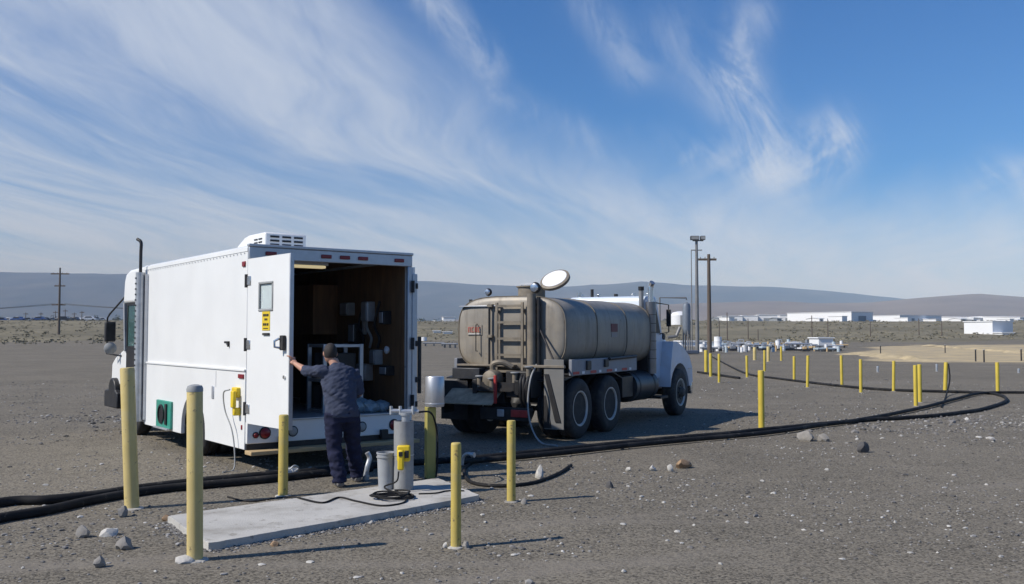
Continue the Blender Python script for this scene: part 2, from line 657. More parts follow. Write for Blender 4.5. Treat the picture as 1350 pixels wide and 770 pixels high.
def hill_material(name, c0, c1):
    m, nt, b = new_mat(name)
    X.tree = nt
    t = nt.nodes.new('ShaderNodeTexCoord')
    n = nt.nodes.new('ShaderNodeTexNoise')
    n.inputs['Scale'].default_value = .004
    n.inputs['Detail'].default_value = 9
    n.inputs['Roughness'].default_value = .65
    nt.links.new(t.outputs['Object'], n.inputs[0])
    r = nt.nodes.new('ShaderNodeValToRGB')
    r.color_ramp.elements[0].position = .35
    r.color_ramp.elements[1].position = .68
    r.color_ramp.elements[0].color = (*c0, 1)
    r.color_ramp.elements[1].color = (*c1, 1)
    nt.links.new(n.outputs[0], r.inputs[0])
    nt.links.new(r.outputs[0], b.inputs['Base Color'])
    b.inputs['Roughness'].default_value = 1
    b.inputs['Specular IOR Level'].default_value = .1
    return m


def hills(name, prof, dist, d0, d1, mat, amp, a_min, a_max, base=7.0):
    """a ridge whose crest is seen along the listed (pixel column, pixel row) points"""
    NAz, ND = 420, 34
    vs, fs = [], []
    for i in range(NAz):
        az = a_min + (a_max - a_min) * i / (NAz - 1)
        px = CX + F_PX * math.tan(az) if abs(az) < 1.25 else (9e4 if az > 0 else -9e4)
        row = float(np.interp(px, [p[0] for p in prof], [p[1] for p in prof]))
        crest = CAM_H + (HORIZON - row) / F_PX * dist
        for k in range(ND):
            t = k / (ND - 1)
            d = d0 + (d1 - d0) * t
            rise = smooth(d0, dist, d) ** 1.25 if d <= dist else 1 - 0.7 * smooth(dist, d1, d)
            rad = d * min(1 / max(math.cos(az), .05), 1.25)
            x, y = math.sin(az) * rad, math.cos(az) * rad
            h = base - 3 + (crest - base + 3) * rise
            g = abs(mnoise.noise(Vector((x * .0011, y * .0006, 1.7)))) + .5 * abs(mnoise.noise(Vector((x * .003, y * .0016, 5.2))))
            h -= amp * g * rise * (0.25 + .75 * math.sin(math.pi * min(1, rise)))
            vs.append((x, y, h))
    for i in range(NAz - 1):
        for k in range(ND - 1):
            fs.append((i * ND + k, (i + 1) * ND + k, (i + 1) * ND + k + 1, i * ND + k + 1))
    o = MB().add(vs, fs).build(name, mat, sharp=180)
    tag(o, kind='structure')


hm_far = hill_material('far_hills', (.060, .060, .055), (.125, .115, .095))
hm_near = hill_material('near_hills', (.17, .135, .105), (.25, .205, .155))
hills('hills', [(-3000, 372), (-900, 362), (-300, 355), (0, 357), (60, 357.5), (155, 362), (350, 367), (550, 371), (640, 376), (720, 377.5),
                (800, 374), (845, 370.5), (900, 376), (1000, 377.5), (1090, 383), (1165, 391), (1230, 399), (1400, 406), (2400, 402)],
      5600, 2600, 7200, hm_far, 95, R(-105), R(105))
hills('hills', [(-3000, 425), (560, 424), (760, 412), (900, 399), (1000, 396), (1080, 399), (1150, 398), (1210, 393), (1290, 387.5), (1350, 391),
                (1500, 400), (1800, 396), (2600, 392)],
      2900, 1500, 3900, hm_near, 32, R(-105), R(105))

# ---- loose gravel lying on the ground (nobody could count it)


def gravel():
    base = bmesh.new()
    bmesh.ops.create_icosphere(base, subdivisions=1, radius=1)
    bv = np.array([v.co[:] for v in base.verts])
    bf = np.array([[v.index for v in f.verts] for f in base.faces])
    base.free()
    rs = np.random.RandomState(5)
    N = 60000
    V, C = [], []
    cnt = 0
    pts = []
    for _ in range(N):
        d = 4.0 + 36 * rs.rand() ** 1.6
        az = (rs.rand() - .5) * R(86)
        x, y = d * math.sin(az), d * math.cos(az)
        n = mnoise.noise(Vector((x * .35, y * .35, 8))) + .6 * mnoise.noise(Vector((x * 1.3, y * 1.3, 3)))
        drift = math.exp(-((x - 8.8) / 3.2) ** 2 - ((y - 19.0) / 2.2) ** 2) + math.exp(-((x + 7.5) / 2.5) ** 2 - ((y - 21) / 2.5) ** 2)
        if rs.rand() > .45 + .9 * n + .5 * drift:
            continue
        s = .005 + .011 * rs.rand() ** 2.4 + (.018 * rs.rand() if rs.rand() < .05 else 0)
        s *= 1 + d / 60
        pts.append((x, y, s))
        if rs.rand() < drift:
            pts += [(x + rs.normal() * .5, y + rs.normal() * .5, s * (1.2 + rs.rand())) for _k in range(2)]
    sc_ = [G(221, 680, .065), G(277, 716, .065), G(633, 653, .065), G(577, 630, .065)]
    for a_, b_ in zip(sc_, sc_[1:] + sc_[:1]):          # grit heaped against the edge of the slab
        o_ = (b_ - a_).normalized().cross(Vector((0, 0, 1)))
        for _k in range(int(420 * (b_ - a_).length)):
            q_ = a_.lerp(b_, rs.rand()) + o_ * (-.02 + .10 * rs.rand() ** 1.8 * (1 if mnoise.noise(a_.lerp(b_, rs.rand()) * 2.0) > -.2 else 2))
            pts.append((q_.x, q_.y, .006 + .012 * rs.rand() ** 2))
    n = len(pts)
    V = np.zeros((n, len(bv), 3), np.float32)
    C = np.zeros((n, len(bv), 4), np.float32)
    for i, (x, y, s) in enumerate(pts):
        a = rs.rand() * 6.28
        sc = np.array([1 + .5 * rs.rand(), .7 + .4 * rs.rand(), .4 + .35 * rs.rand()]) * s
        p = bv * (1 + .3 * (rs.rand(len(bv), 1) - .5)) * sc
        c, q = math.cos(a), math.sin(a)
        V[i, :, 0] = x + p[:, 0] * c - p[:, 1] * q
        V[i, :, 1] = y + p[:, 0] * q + p[:, 1] * c
        V[i, :, 2] = TH(x, y) + p[:, 2] + sc[2] * .3
        k = rs.rand()
        if k < .80:
            g = .08 + .14 * rs.rand()
            cc = (g * 1.03, g * .98, g * .93)
        elif k < .978:
            g = .26 + .18 * rs.rand()
            cc = (g * 1.03, g, g * .95)
        else:
            g = .42 + .2 * rs.rand()
            cc = (g, g * .985, g * .95)
        C[i, :, :3] = cc
        C[i, :, 3] = 1
    F = (bf[None] + (np.arange(n) * len(bv))[:, None, None]).reshape(-1, 3)
    me = bpy.data.meshes.new('gravel')
    me.from_pydata(V.reshape(-1, 3).tolist(), [], F.tolist())
    ca_ = me.color_attributes.new('tone', 'FLOAT_COLOR', 'POINT')
    ca_.data.foreach_set('color', C.reshape(-1).tolist())
    m, nt, b = new_mat('gravel_stone')
    a = nt.nodes.new('ShaderNodeAttribute')
    a.attribute_name = 'tone'
    nt.links.new(a.outputs['Color'], b.inputs['Base Color'])
    b.inputs['Roughness'].default_value = .9
    me.materials.append(m)
    o = bpy.data.objects.new('gravel', me)
    col.objects.link(o)
    tag(o, 'small loose gravel strewn over the yard', 'gravel', kind='stuff')


gravel()

# ---- single rocks


def rock(px, py, w, h, colr, label, group=None, seed=0):
    p = P(px, py)
    s = p.y / F_PX
    rr = random.Random(seed)
    bm = bmesh.new()
    bmesh.ops.create_icosphere(bm, subdivisions=2, radius=1)
    off = Vector((seed * 3.1, seed * 1.7, 0))
    sx, sz = w * s / 2, h * s * .62
    sy = sx * rr.uniform(.65, .95)
    for v in bm.verts:
        c = v.co.copy()
        k = max(.72, min(1.22, 1 + .6 * mnoise.noise(c * .9 + off) + .22 * mnoise.noise(c * 2.1 + off)))
        q = c * k
        for ax in (Vector((.8, .3, .5)).normalized(), Vector((-.5, .7, .5)).normalized(), Vector((.1, -.8, .6)).normalized()):
            dd = q.dot(ax) - .62
            if dd > 0:
                q -= ax * dd * .7
        v.co = Vector((q.x * sx, q.y * sy, q.z * sz))
    zmin = min(v.co.z for v in bm.verts)
    for v in bm.verts:
        v.co.z -= zmin
    me = bpy.data.meshes.new('rock')
    bm.to_mesh(me)
    bm.free()
    me.polygons.foreach_set('use_smooth', [True] * len(me.polygons))
    me.set_sharp_from_angle(angle=R(32))
    me.materials.append(colr)
    o = bpy.data.objects.new('rock', me)
    col.objects.link(o)
    o.location = (p.x, p.y, p.z - .42 * h * s * .62)
    o.rotation_euler = (0, 0, rr.uniform(0, 6.28))
    tag(o, label, 'rock', group)
    return o


RK_G = pmat('rock_grey', (.25, .235, .215), .9, 0, .25, 9, bump=.5, bscale=40, dirt=(.35, .33, .30), dirt_amt=.5, dirt_scale=6)
RK_W = pmat('rock_pale', (.52, .50, .46), .9, 0, .2, 9, bump=.5, bscale=40, dirt=(.3, .28, .25), dirt_amt=.5, dirt_scale=6)
RK_B = pmat('rock_brown', (.30, .20, .12), .9, 0, .25, 9, bump=.5, bscale=40, dirt=(.12, .09, .06), dirt_amt=.6, dirt_scale=6)
RK_P = pmat('rock_light_grey', (.38, .37, .345), .9, 0, .2, 9, bump=.5, bscale=40)
RK_D = pmat('rock_dark', (.085, .083, .085), .9, 0, .3, 9, bump=.5, bscale=40)
rocks = [
    (1063, 581, 25, 13, RK_G, 'broad grey rock beside a smaller grey rock near the black hoses', None),
    (1086, 582, 15, 10, RK_G, 'smaller grey rock next to the broad one by the hoses', None),
    (1138, 597, 20, 14, RK_D, 'dark rounded rock lying alone on open gravel', None),
    (901, 617, 24, 11, RK_B, 'brown rusty coloured rock on the open gravel', None),
    (712, 631, 16, 17, RK_W, 'pale blocky stone beside a thin black hose', None),
    (804, 644, 10, 10, RK_D, 'small dark angular stone on open gravel', None),
    (860, 621, 12, 6, RK_W, 'flat whitish stone near the brown rock', None),
    (884, 622, 9, 8, RK_W, 'small pale stone touching distance from the brown rock', None),
    (828, 622, 8, 6, RK_W, 'little white stone on gravel behind the tanker', None),
    (108, 708, 22, 16, RK_G, 'grey angular stone with dark hollow near the black hoses', None),
    (143, 706, 26, 11, RK_W, 'long pale flat stone between hoses and slab', None),
    (164, 724, 24, 16, RK_G, 'grey craggy stone before the tall bollards', None),
    (131, 748, 18, 13, RK_G, 'grey pitted stone on gravel near the tallest bollard', None),
    (162, 682, 16, 14, RK_G, 'grey stone against the foot of the leaning bollard', None),
    (244, 742, 26, 9, RK_W, 'pale flat stone at the foot of the tallest bollard', None),
    (218, 687, 12, 8, RK_B, 'small brown stone beside the slab corner', None),
    (614, 724, 12, 10, RK_G, 'grey stone at the foot of the lone short bollard', None),
    (588, 722, 10, 7, RK_W, 'white pebble at the foot of the lone short bollard', None),
    (362, 720, 14, 7, RK_B, 'tan flat stone beside the slab long edge', None),
    (691, 665, 10, 8, RK_G, 'grey stone at the foot of the bollard behind the tanker', None),
]
for i, (x, y, w, h, m, lb, g) in enumerate(rocks):
    rock(x, y, w, h, m, lb, g, i + 1)
pebbles = [(640, 690), (636, 680), (700, 655), (822, 693), (893, 702), (915, 694), (880, 714), (678, 733), (822, 755), (1005, 636), (1020, 651),
           (1110, 738), (1200, 730), (1236, 730), (1130, 580), (1163, 579), (1290, 578), (1251, 695), (985, 690), (470, 763), (409, 742),
           (490, 690), (500, 672), (530, 757), (60, 640), (30, 750), (205, 755), (1090, 620), (1180, 690), (1300, 640), (760, 640), (345, 745),
           (740, 718), (950, 745), (1060, 700), (875, 663)]
for i, (x, y) in enumerate(pebbles):
    rock(x, y, rnd.choice((5, 6, 7, 7, 9, 12)), rnd.uniform(2.0, 3.4), *((RK_W, 'small whitish pebble lying on the open gravel', 'whitish pebbles on the gravel') if i % 3 else (RK_P, 'small light grey pebble lying on the open gravel', 'light grey pebbles on the gravel')), 50 + i)

# ------------------------------------------------------------------ concrete slab
SL_Z = .065
cor = [G(221, 680, SL_Z), G(277, 716, SL_Z), G(633, 653, SL_Z), G(577, 630, SL_Z)]
mb = MB()
n_e = 40
outline = []
for a, b in zip(cor, cor[1:] + cor[:1]):
    for k in range(n_e):
        p = a.lerp(b, k / n_e)
        d = (b - a).normalized().cross(Vector((0, 0, 1)))
        w = .022 * mnoise.noise(p * 4.0) + .012 * mnoise.noise(p * 11.0) if k else -.03
        outline.append((p.x + d.x * w, p.y + d.y * w))
slab = mb.prism(outline, 'z', -.03, SL_Z).build('concrete_slab', CONC, bevel=.012)
tag(slab, 'pale weathered concrete slab set in the gravel behind the van', 'concrete slab')

# ------------------------------------------------------------------ step van
VYAW = R(37.03)
VW, VT, VB, VBELT, VFL = 2.448, 2.918, .27, 1.282, .633
rl = Vector((-3.411, 12.235, 0))
vc = rl + Vector((math.cos(VYAW), math.sin(VYAW), 0)) * VW / 2
van = thing('step_van', 'white step van with its rear cargo doors open', 'van', vc, VYAW)
hw = VW / 2
YB = 4.43


def arc(cy, cz, r, a0, a1, n=12):
    return [(cy + r * math.cos(R(a0 + (a1 - a0) * k / n)), cz + r * math.sin(R(a0 + (a1 - a0) * k / n))) for k in range(n + 1)]


ARC_Y, ARC_R = 2.02, .52
for sx in (-1, 1):
    xo, xi = sx * hw, sx * (hw - .045)
    s_ = 'left' if sx < 0 else 'right'
    # upper wall
    MB().box(min(xo, xi), max(xo, xi), .03, YB, VBELT, VT - .09).build('side_wall', WHITE, van, .006)
    low = [(.03, VB)] + arc(ARC_Y, .40, ARC_R, 194, -14)[::1]
    low = [(.03, VB), (ARC_Y - ARC_R, VB)] + [p for p in arc(ARC_Y, .36, ARC_R, 180, 0) if p[1] > VB] + [(ARC_Y + ARC_R, VB), (YB, VB), (YB, VBELT - .012), (.03, VBELT - .012)]
    x2 = sx * (hw + .012)
    MB().prism(low, 'x', min(x2, xi), max(x2, xi)).build('lower_skirt', WHITE, van, .005)
    bxo = sx * (hw + .028)
    MB().box(min(bxo, xi), max(bxo, xi), .03, YB, VBELT - .011, VBELT + .02).build('belt_rail', TRIM if sx > 0 else WHITE, van, .006)
    # roof corner rail, rounded
    MB().prism([(sx * (hw - .10), VT), (sx * (hw - .04), VT - .008), (sx * (hw + .004), VT - .04), (sx * (hw + .006), VT - .089), (sx * (hw - .10), VT - .089)],
               'y', .02, YB + .2).build('roof_rail', WHITE, van)
    for k in range(34):
        y = .12 + k * .128
        MB().cyl((sx * (hw + .004), y, VT - .11), (sx * (hw + .009), y, VT - .11), .010, n=6).build('rivet', TRIM, van)
MB().box(-hw + .10, hw - .10, .03, YB + .2, VT - .05, VT).build('roof', WHITE, van, .004)
bx('floor', STEEL, van, -hw + .05, hw - .05, .035, YB, VFL - .06, VFL)
bx('bulkhead', WOOD, van, -hw + .05, hw - .05, YB - .05, YB - .01, VFL, VT - .06)
bx('frame_rail', BLACK, van, -.45, -.35, .1, 6.4, .42, .56)
bx('frame_rail', BLACK, van, .35, .45, .1, 6.4, .42, .56)
bx('underbody', VOIDM, van, -hw + .06, hw - .06, .1, 5.2, .40, .415)
# rear frame
FP = .075
for sx in (-1, 1):
    bx('rear_post', TRIM, van, min(sx * hw, sx * (hw - FP)), max(sx * hw, sx * (hw - FP)), -.03, .028, VFL - .01, VT - .19, .01)
bx('rear_header', TRIM, van, -hw, hw, -.03, .028, VT - .189, VT - .03, .01)
bx('roof_gutter', TRIM, van, -hw - .01, hw + .01, -.045, .03, VT - .029, VT + .008, .008)
rs_ = bx('rear_sill', WHITE, van, -hw, hw, -.028, .028, .345, VFL - .012, .008)
bx('threshold', STEEL, van, -hw + .08, hw - .08, -.05, .03, VFL - .011, VFL + .012, .004)
bx('sill_channel', BLACK, van, -hw, hw, -.02, .028, .265, .343)
bmp = bx('bumper_step', TIMBER, van, -hw - .02, hw + .02, -.22, -.005, .215, .268, .008)
bx('bumper_bracket', BLACK, van, -.8, -.7, -.1, .3, .3, .42)
bx('bumper_bracket', BLACK, van, .7, .8, -.1, .3, .3, .42)
# tail lamps
for sx in (-1, 1):
    for x, z, r, nm, mt in ((.93, .475, .058, 'tail_lamp', RED), (1.09, .455, .03, 'tail_lamp', RED), (.42, .475, .052, 'reverse_lamp', GREY)):
        if nm == 'tail_lamp' and sx < 0:
            x = {.93: .985, 1.09: 1.11}[x]
        if nm == 'reverse_lamp' and sx < 0:
            x = .60
        l = MB().lathe([(r * 1.18, 0), (r * 1.18, .015), (r, .02), (r * .8, .03), (r * .2, .034)], 20,
                       Matrix.Translation((sx * x, -.026, z)) @ Matrix.Rotation(R(90), 4, 'X')).build(nm, mt, van)
        MB().lathe([(r * 1.25, 0), (r * 1.38, .004), (r * 1.38, .012), (r * 1.2, .016)], 20,
                   Matrix.Translation((sx * x, -.027, z)) @ Matrix.Rotation(R(90), 4, 'X')).build('rubber_ring', DARK, l)
for x in (-.93, -.14, .14, .42, 1.0):
    bx('marker_lamp', RED, van, x - .075, x + .075, -.052, -.026, VT - .135, VT - .085, .008)
for (y, z) in ((.13, VT - .25),):
    bx('marker_lamp', RED, van, -hw - .02, -hw + .01, y - .05, y + .05, z - .035, z + .035, .01)
bx('reflector', RED, van, -hw - .03, -hw + .01, .03 + .03, .24, 1.18, 1.235, .006)
bx('reflector', RED, van, -hw - .022, -hw + .01, .10, .14, .52, .58, .006)
bx('latch', TRIM, van, -hw - .024, -hw + .01, 1.15, 1.235, .86, 1.04, .01)
bx('seam_strip', TRIM, van, -hw - .015, -hw + .01, 1.08, 1.092, 1.03, 1.25)
lt = bx('side_handle', DARK, van, -hw - .03, -hw + .01, .62, .76, 1.63, 1.66, .008)
bx('handle_tab', DARK, lt, -hw - .028, -hw + .01, .62, .65, 1.585, 1.629, .004)
# power inlet with yellow plug and its grey cord
inl = bx('power_inlet', SIGNYEL, van, -hw - .07, -hw + .01, .18, .36, .93, 1.06, .015)
bx('plug', SIGNYEL, inl, -hw - .12, -hw - .071, .16, .26, .80, 1.02, .015)
bx('plug_body', SIGNYEL, inl, -hw - .10, -hw + .0, .165, .235, .70, .80, .012)
cp = spline([(-hw - .10, .33, 1.03), (-hw - .13, .47, .98), (-hw - .11, .46, .75), (-hw - .08, .30, .52), (-hw - .07, .22, .28), (-hw - .10, .15, .02), (-hw - .3, .0, .012)], 8)
MB().tube(cp, .010, 6).build('power_cord', GREY, van)

# left rear door, swung out; hinge at the rear left edge
DWID, DZ0, DZ1 = 1.16, .615, VT - .195
da = math.atan2(-.77, .65) - VYAW          # direction of the leaf in van space
MD = Matrix.Translation((-hw + .0, -.04, 0)) @ Matrix.Rotation(da, 4, 'Z')


def door_leaf(M, width, flip):
    """leaf along +X of M, outer face on the -Y side of the leaf when flip = 1"""
    wx0, wx1, wz0, wz1 = .36, .70, 2.07, 2.38
    o = flip
    y0, y1 = (-.02, .02)
    root = MB()
    root.box(0, width, y0, y1, DZ0, wz0, M).box(0, width, y0, y1, wz1, DZ1, M).box(0, wx0, y0, y1, wz0, wz1, M).box(wx1, width, y0, y1, wz0, wz1, M)
    d = root.build('rear_door', WHITE, van)
    fr = MB()
    t = .03
    for a, b, c, e in ((wx0 - t, wx1 + t, wz0 - t, wz0), (wx0 - t, wx1 + t, wz1, wz1 + t), (wx0 - t, wx0, wz0, wz1), (wx1, wx1 + t, wz0, wz1)):
        fr.box(a, b, -.032, .032, c, e, M)
    fr.build('window_frame', GREY, d, .008)
    MB().box(wx0, wx1, -.006, .006, wz0, wz1, M).build('window_pane', GLS, d)
    ed = MB()
    ed.box(width, width + .022, -.026, .026, DZ0, DZ1, M)
    ed.build('edge_trim', TRIM, d, .004)
    for z in (.80, 1.62, 2.44):
        MB().box(-.05, .10, o * .02 - .012, o * .02 + .012, z - .06, z + .06, M).build('hinge', CHROME, d, .008)
        MB().cyl(M @ Vector((-.03, o * .025, z - .085)), M @ Vector((-.03, o * .025, z + .085)), .024, n=10).build('hinge_barrel', DARK, d)
    return d


dl = door_leaf(MD, DWID, -1)
Mo = MD @ Matrix.Translation((0, -.02, .14))
sg = MB().box(.44, .65, -.006, 0, 1.66, 1.895, Mo).build('warning_sign', SIGNYEL, dl)
for (a, b, c, e) in ((.47, .52, 1.835, 1.865), (.53, .56, 1.835, 1.865), (.57, .62, 1.835, 1.865), (.51, .55, 1.785, 1.81), (.56, .59, 1.785, 1.81),
                     (.47, .51, 1.72, 1.75), (.52, .56, 1.72, 1.75), (.575, .62, 1.72, 1.75), (.48, .61, 1.68, 1.69)):
    MB().box(a, b, -.009, -.0062, c, e, Mo).build('lettering', PRINT, sg)
MB().box(.47, .65, -.02, 0, 1.60, 1.63, Mo).build('grab_clip', DARK, dl, .006)
hd = MB().box(1.0, 1.09, -.05, 0, 1.42, 1.60, Mo).build('door_handle', DARK, dl, .012)
MB().tube([Mo @ Vector(p) for p in ((1.02, -.05, 1.45), (.985, -.10, 1.46), (.98, -.10, 1.53), (1.02, -.06, 1.56))], .016, 8).build('lever', CHROME, hd)
MB().cyl(Mo @ Vector((1.06, -.02, 1.10)), Mo @ Vector((1.06, 0, 1.10)), .022, n=12).build('lock', CHROME, dl)
# right rear door folded right back along the other side
MDR = Matrix.Translation((hw + .02, -.03, 0)) @ Matrix.Rotation(R(90 - 4), 4, 'Z')
dr = door_leaf(MDR, DWID, 1)
bx('door_seal', TRIM, van, hw - .005, hw + .075, -.045, -.03, DZ0, DZ1 - .1, .004)
for z in (.75, 1.1, 1.62, 2.45):
    bx('door_bolt', BLACK, van, hw + .045, hw + .08, -.06, -.03, z - .04, z + .04, .006)
bx('bumper_stop', BLACK, van, hw + .105, hw + .14, -.06, .0, .9, 1.72, .006)

# rooftop air conditioner
ac = MB().prism([(.60, VT), (1.75, VT), (1.62, VT + .12), (1.36, VT + .22), (1.2, VT + .245), (.62, VT + .245), (.60, VT + .22)], 'x', -hw + .47, -hw + 1.08).build('air_conditioner', WHITE, van, .02)
for k in range(3):
    for j in range(3):
        MB().box(-hw + .545 + j * .175, -hw + .545 + j * .175 + .13, .592, .601, VT + .06 + k * .056, VT + .06 + k * .056 + .026).build('vent_slot', BLACK, ac)
for k in range(3):
    for j in range(2):
        MB().box(-hw + .462, -hw + .4705, .70 + j * .16, .82 + j * .16, VT + .06 + k * .045, VT + .078 + k * .045).build('vent_slot', BLACK, ac)
# exhaust stack with pierced heat shield
MB().tube([(-hw - .10, YB + .03, .32), (-hw - .10, YB + .03, 2.78)], .075, 18).build('heat_shield', STEEL, van)
for k in range(26):
    MB().box(-hw - .18, -hw - .172, YB - .0, YB + .055, .42 + k * .09, .445 + k * .09).build('shield_slot', BLACK, van)
MB().tube(spline([(-hw - .10, YB + .03, 2.7), (-hw - .10, YB + .03, 3.1), (-hw - .10, YB + .03, 3.28), (-hw - .14, YB + .10, 3.34)], 6), .027, 12).build('exhaust_pipe', BLACK, van)
bx('stack_bracket', TRIM, van, -hw - .05, -hw, YB - .09, YB - .05, .35, 2.75)
bx('corner_post', TRIM, van, -hw - .012, -hw + .05, YB - .02, YB + .09, .3, VT - .09, .008)

# generator bay with its green hatch
gb = bx('generator_cover', GREEN, van, -hw - .05, -hw + .02, 2.93, 3.66, .30, .72, .012)
MB().lathe([(.15, 0), (.15, .02), (.12, .024), (.12, .006), (.03, .006)], 18, Matrix.Translation((-hw - .05, 3.38, .51)) @ Matrix.Rotation(R(-90), 4, 'Y')).build('fan_guard', BLACK, gb)
bx('cable_box', BLACK, gb, -hw - .075, -hw - .051, 3.08, 3.16, .36, .68, .006)
bx('drip_lip', STEEL, gb, -hw - .10, -hw - .051, 2.95, 3.64, .285, .31, .004)

# cab
cab_side = [(YB + .02, 2.30), (YB + .02, VT - .01), (5.55, VT - .03), (5.78, VT - .09), (5.88, VT - .22), (5.94, 2.30)]
MB().prism(cab_side, 'x', -hw + .02, hw - .02).build('cab_roof', WHITE, van, .05, seg=3)
nose = [(5.83, .82), (5.83, 1.52), (5.98, 1.50), (6.55, 1.34), (6.78, 1.22), (6.82, .82)]
MB().prism(nose, 'x', -hw + .06, hw - .06).build('nose', WHITE, van, .05, seg=3)
for sx in (-1, 1):
    xa, xb = sorted((sx * (hw - .03), sx * (hw - .10)))
    MB().prism([(5.80, 1.45), (5.88, 1.45), (5.98, 2.32), (5.90, 2.32)], 'x', xa, xb).build('windscreen_pillar', TRIM, van)
    xa, xb = sorted((sx * (hw - .005), sx * (hw - .06)))
    bx('step_panel', WHITE, van, xa, xb, YB + .14, 4.98, .30, .56, .01)
    # sliding door: dark lower leaf, glazed upper leaf
    xa, xb = sorted((sx * (hw - .05), sx * (hw - .08)))
    cd = bx('cab_door', BLACK, van, xa, xb, YB + .12, 5.80, .58, 1.50, .006)
    for y0, y1, z0, z1 in ((YB + .12, 5.80, 1.501, 1.545), (YB + .12, 5.80, 2.26, 2.299), (YB + .12, YB + .18, 1.546, 2.259), (5.74, 5.80, 1.546, 2.259)):
        bx('door_frame', BLACK, cd, xa, xb, y0, y1, z0, z1)
    bx('door_glass', TEAL, cd, xa + .012, xb - .012, YB + .18, 5.74, 1.546, 2.259)
    # wheel arch and bumper corner
    xa, xb = sorted((sx * (hw + .03), sx * (hw - .30)))
    MB().prism([(6.05, .42), (6.92, .42), (6.92, .72), (6.75, .74)] + arc(6.42, .74, .22, 0, 180, 8)[0:] + [(6.05, .70)], 'x', xa, xb).build('fender_flare', BLACK, van, .02)
    # mirrors on a tubular bracket
    xm = sx * (hw + .10)
    br = MB().tube([(sx * (hw - .05), 5.95, 2.42), (xm, 6.35, 2.12), (xm + sx * .02, 6.42, 2.05), (xm + sx * .02, 6.42, 1.40), (sx * (hw - .08), 6.1, 1.36)], .016, 8).build('mirror_bracket', BLACK, van)
    MB().box(xm - .09, xm + .09, 6.26, 6.36, 1.62, 1.98).build('mirror', BLACK, br, .02)
    MB().lathe([(.02, .05), (.08, .03), (.11, 0), (.11, -.02)], 16, Matrix.Translation((xm, 6.26, 1.50)) @ Matrix.Rotation(R(90), 4, 'X')).build('round_mirror', GREY, br)
bx('windscreen', TEAL, van, -hw + .1, hw - .1, 5.90, 5.915, 1.50, 2.31)
bx('front_bumper', BLACK, van, -hw + .30, hw - .30, 6.78, 6.95, .42, .70, .02)
bx('cab_floor', BLACK, van, -hw + .09, hw - .09, YB, 5.85, .56, .62)
bx('seat', DARK, van, .3, .8, YB + .2, YB + .7, .9, 1.05, .03)
bx('seat_back', DARK, van, .3, .8, YB + .12, YB + .22, 1.05, 1.7, .03)
bx('dashboard', BLACK, van, -hw + .1, hw - .1, 5.55, 5.85, 1.1, 1.45, .03)


DISC = pmat('wheel_disc', (.085, .075, .065), .7, .1, .25, 9, dirt=(.20, .17, .13), dirt_amt=.6)


def wheel(parent, x, y, r, wdt, out, z=None, rim_mat=RIM, rr=.56, dish=.10):
    z = r - .008 if z is None else z
    M = Matrix.Translation((x, y, z)) @ Matrix.Rotation(R(90) * out, 4, 'Y')
    h = wdt / 2
    ri = r * rr
    hub = MB().lathe([(.09, h - dish - .05), (.11, h - dish + .03), (.085, h - dish + .09), (.03, h - dish + .10)], 14, M).build('wheel', DISC, parent)
    MB().lathe([(ri, h * .8), (ri * 1.07, h * .97), (r * .80, h * 1.04), (r * .93, h * .92), (r * .985, h * .72), (r, h * .5), (r, h * .30), (r * .985, h * .28), (r * .985, h * .2),
                (r, h * .18), (r, -h * .18), (r * .985, -h * .2), (r * .985, -h * .28), (r, -h * .3), (r, -h * .5), (r * .985, -h * .72), (r * .93, -h * .92), (r * .8, -h * 1.04), (ri, -h * .9)], 40, M).build('tyre', DARK, hub)
    MB().lathe([(ri * 1.03, h * .98), (ri * .97, h * .98), (ri * .90, h * .75), (ri * .86, h - dish * .9), (ri * .84, -h), (ri, -h)], 32, M, cap=False).build('rim', rim_mat, hub)
    MB().lathe([(ri * .855, h - dish * .92), (ri * .60, h - dish - .01), (.10, h - dish), (.10, -h)], 32, M).build('disc', DISC, hub)
    for k in range(8):
        a = 2 * math.pi * k / 8
        p = M @ Vector((ri * .5 * math.cos(a), ri * .5 * math.sin(a), h - dish - .012))
        q = M @ Vector((ri * .5 * math.cos(a), ri * .5 * math.sin(a), h - dish + .022))
        MB().cyl(p, q, .016, n=6).build('lug_nut', DARK, hub)
    return hub


for sx in (-1, 1):
    wheel(van, sx * (hw - .16), ARC_Y, .43, .24, sx)
    wheel(van, sx * (hw - .43), ARC_Y, .43, .24, sx)
    wheel(van, sx * (hw - .20), 5.40, .43, .24, sx)
MB().cyl((-hw + .3, ARC_Y, .43), (hw - .3, ARC_Y, .43), .07, n=12).build('axle', BLACK, van)
MB().cyl((-hw + .3, 5.40, .43), (hw - .3, 5.40, .43), .05, n=12).build('axle', BLACK, van)
bx('wheel_housing', VOIDM, van, -hw + .06, -hw + .62, ARC_Y - .58, ARC_Y + .58, .88, .90)

# cargo interior: plywood lining, shelving, racks and clutter
for k in range(4):
    y0 = .10 + k * 1.06
    bx('lining_panel', WOOD, van, hw - .066, hw - .048, y0, y0 + 1.05, VFL + .02, VT - .12, .003)
    bx('lining_panel', WOOD, van, -hw + .048, -hw + .066, y0, y0 + 1.05, VFL + .02, VT - .12, .003)
bx('ceiling_panel', WOOD, van, -hw + .07, hw - .07, .1, YB - .06, VT - .085, VT - .07)
lampm, lnt, lb_ = new_mat('lamp_diffuser')
lb_.inputs['Base Color'].default_value = (.75, .66, .42, 1)
lb_.inputs['Emission Color'].default_value = (1.0, .82, .45, 1)
lb_.inputs['Emission Strength'].default_value = .45
cl_ = bx('ceiling_lamp', lampm, van, -.50, -.02, .22, .34, 2.665, 2.70, .008)
bx('lamp_housing', TRIM, cl_, -.53, .01, .20, .36, 2.701, 2.76, .006)
bx('wall_cabinet', WOOD, van, hw - .50, hw - .07, 2.2, 3.9, 1.75, 2.55, .006)
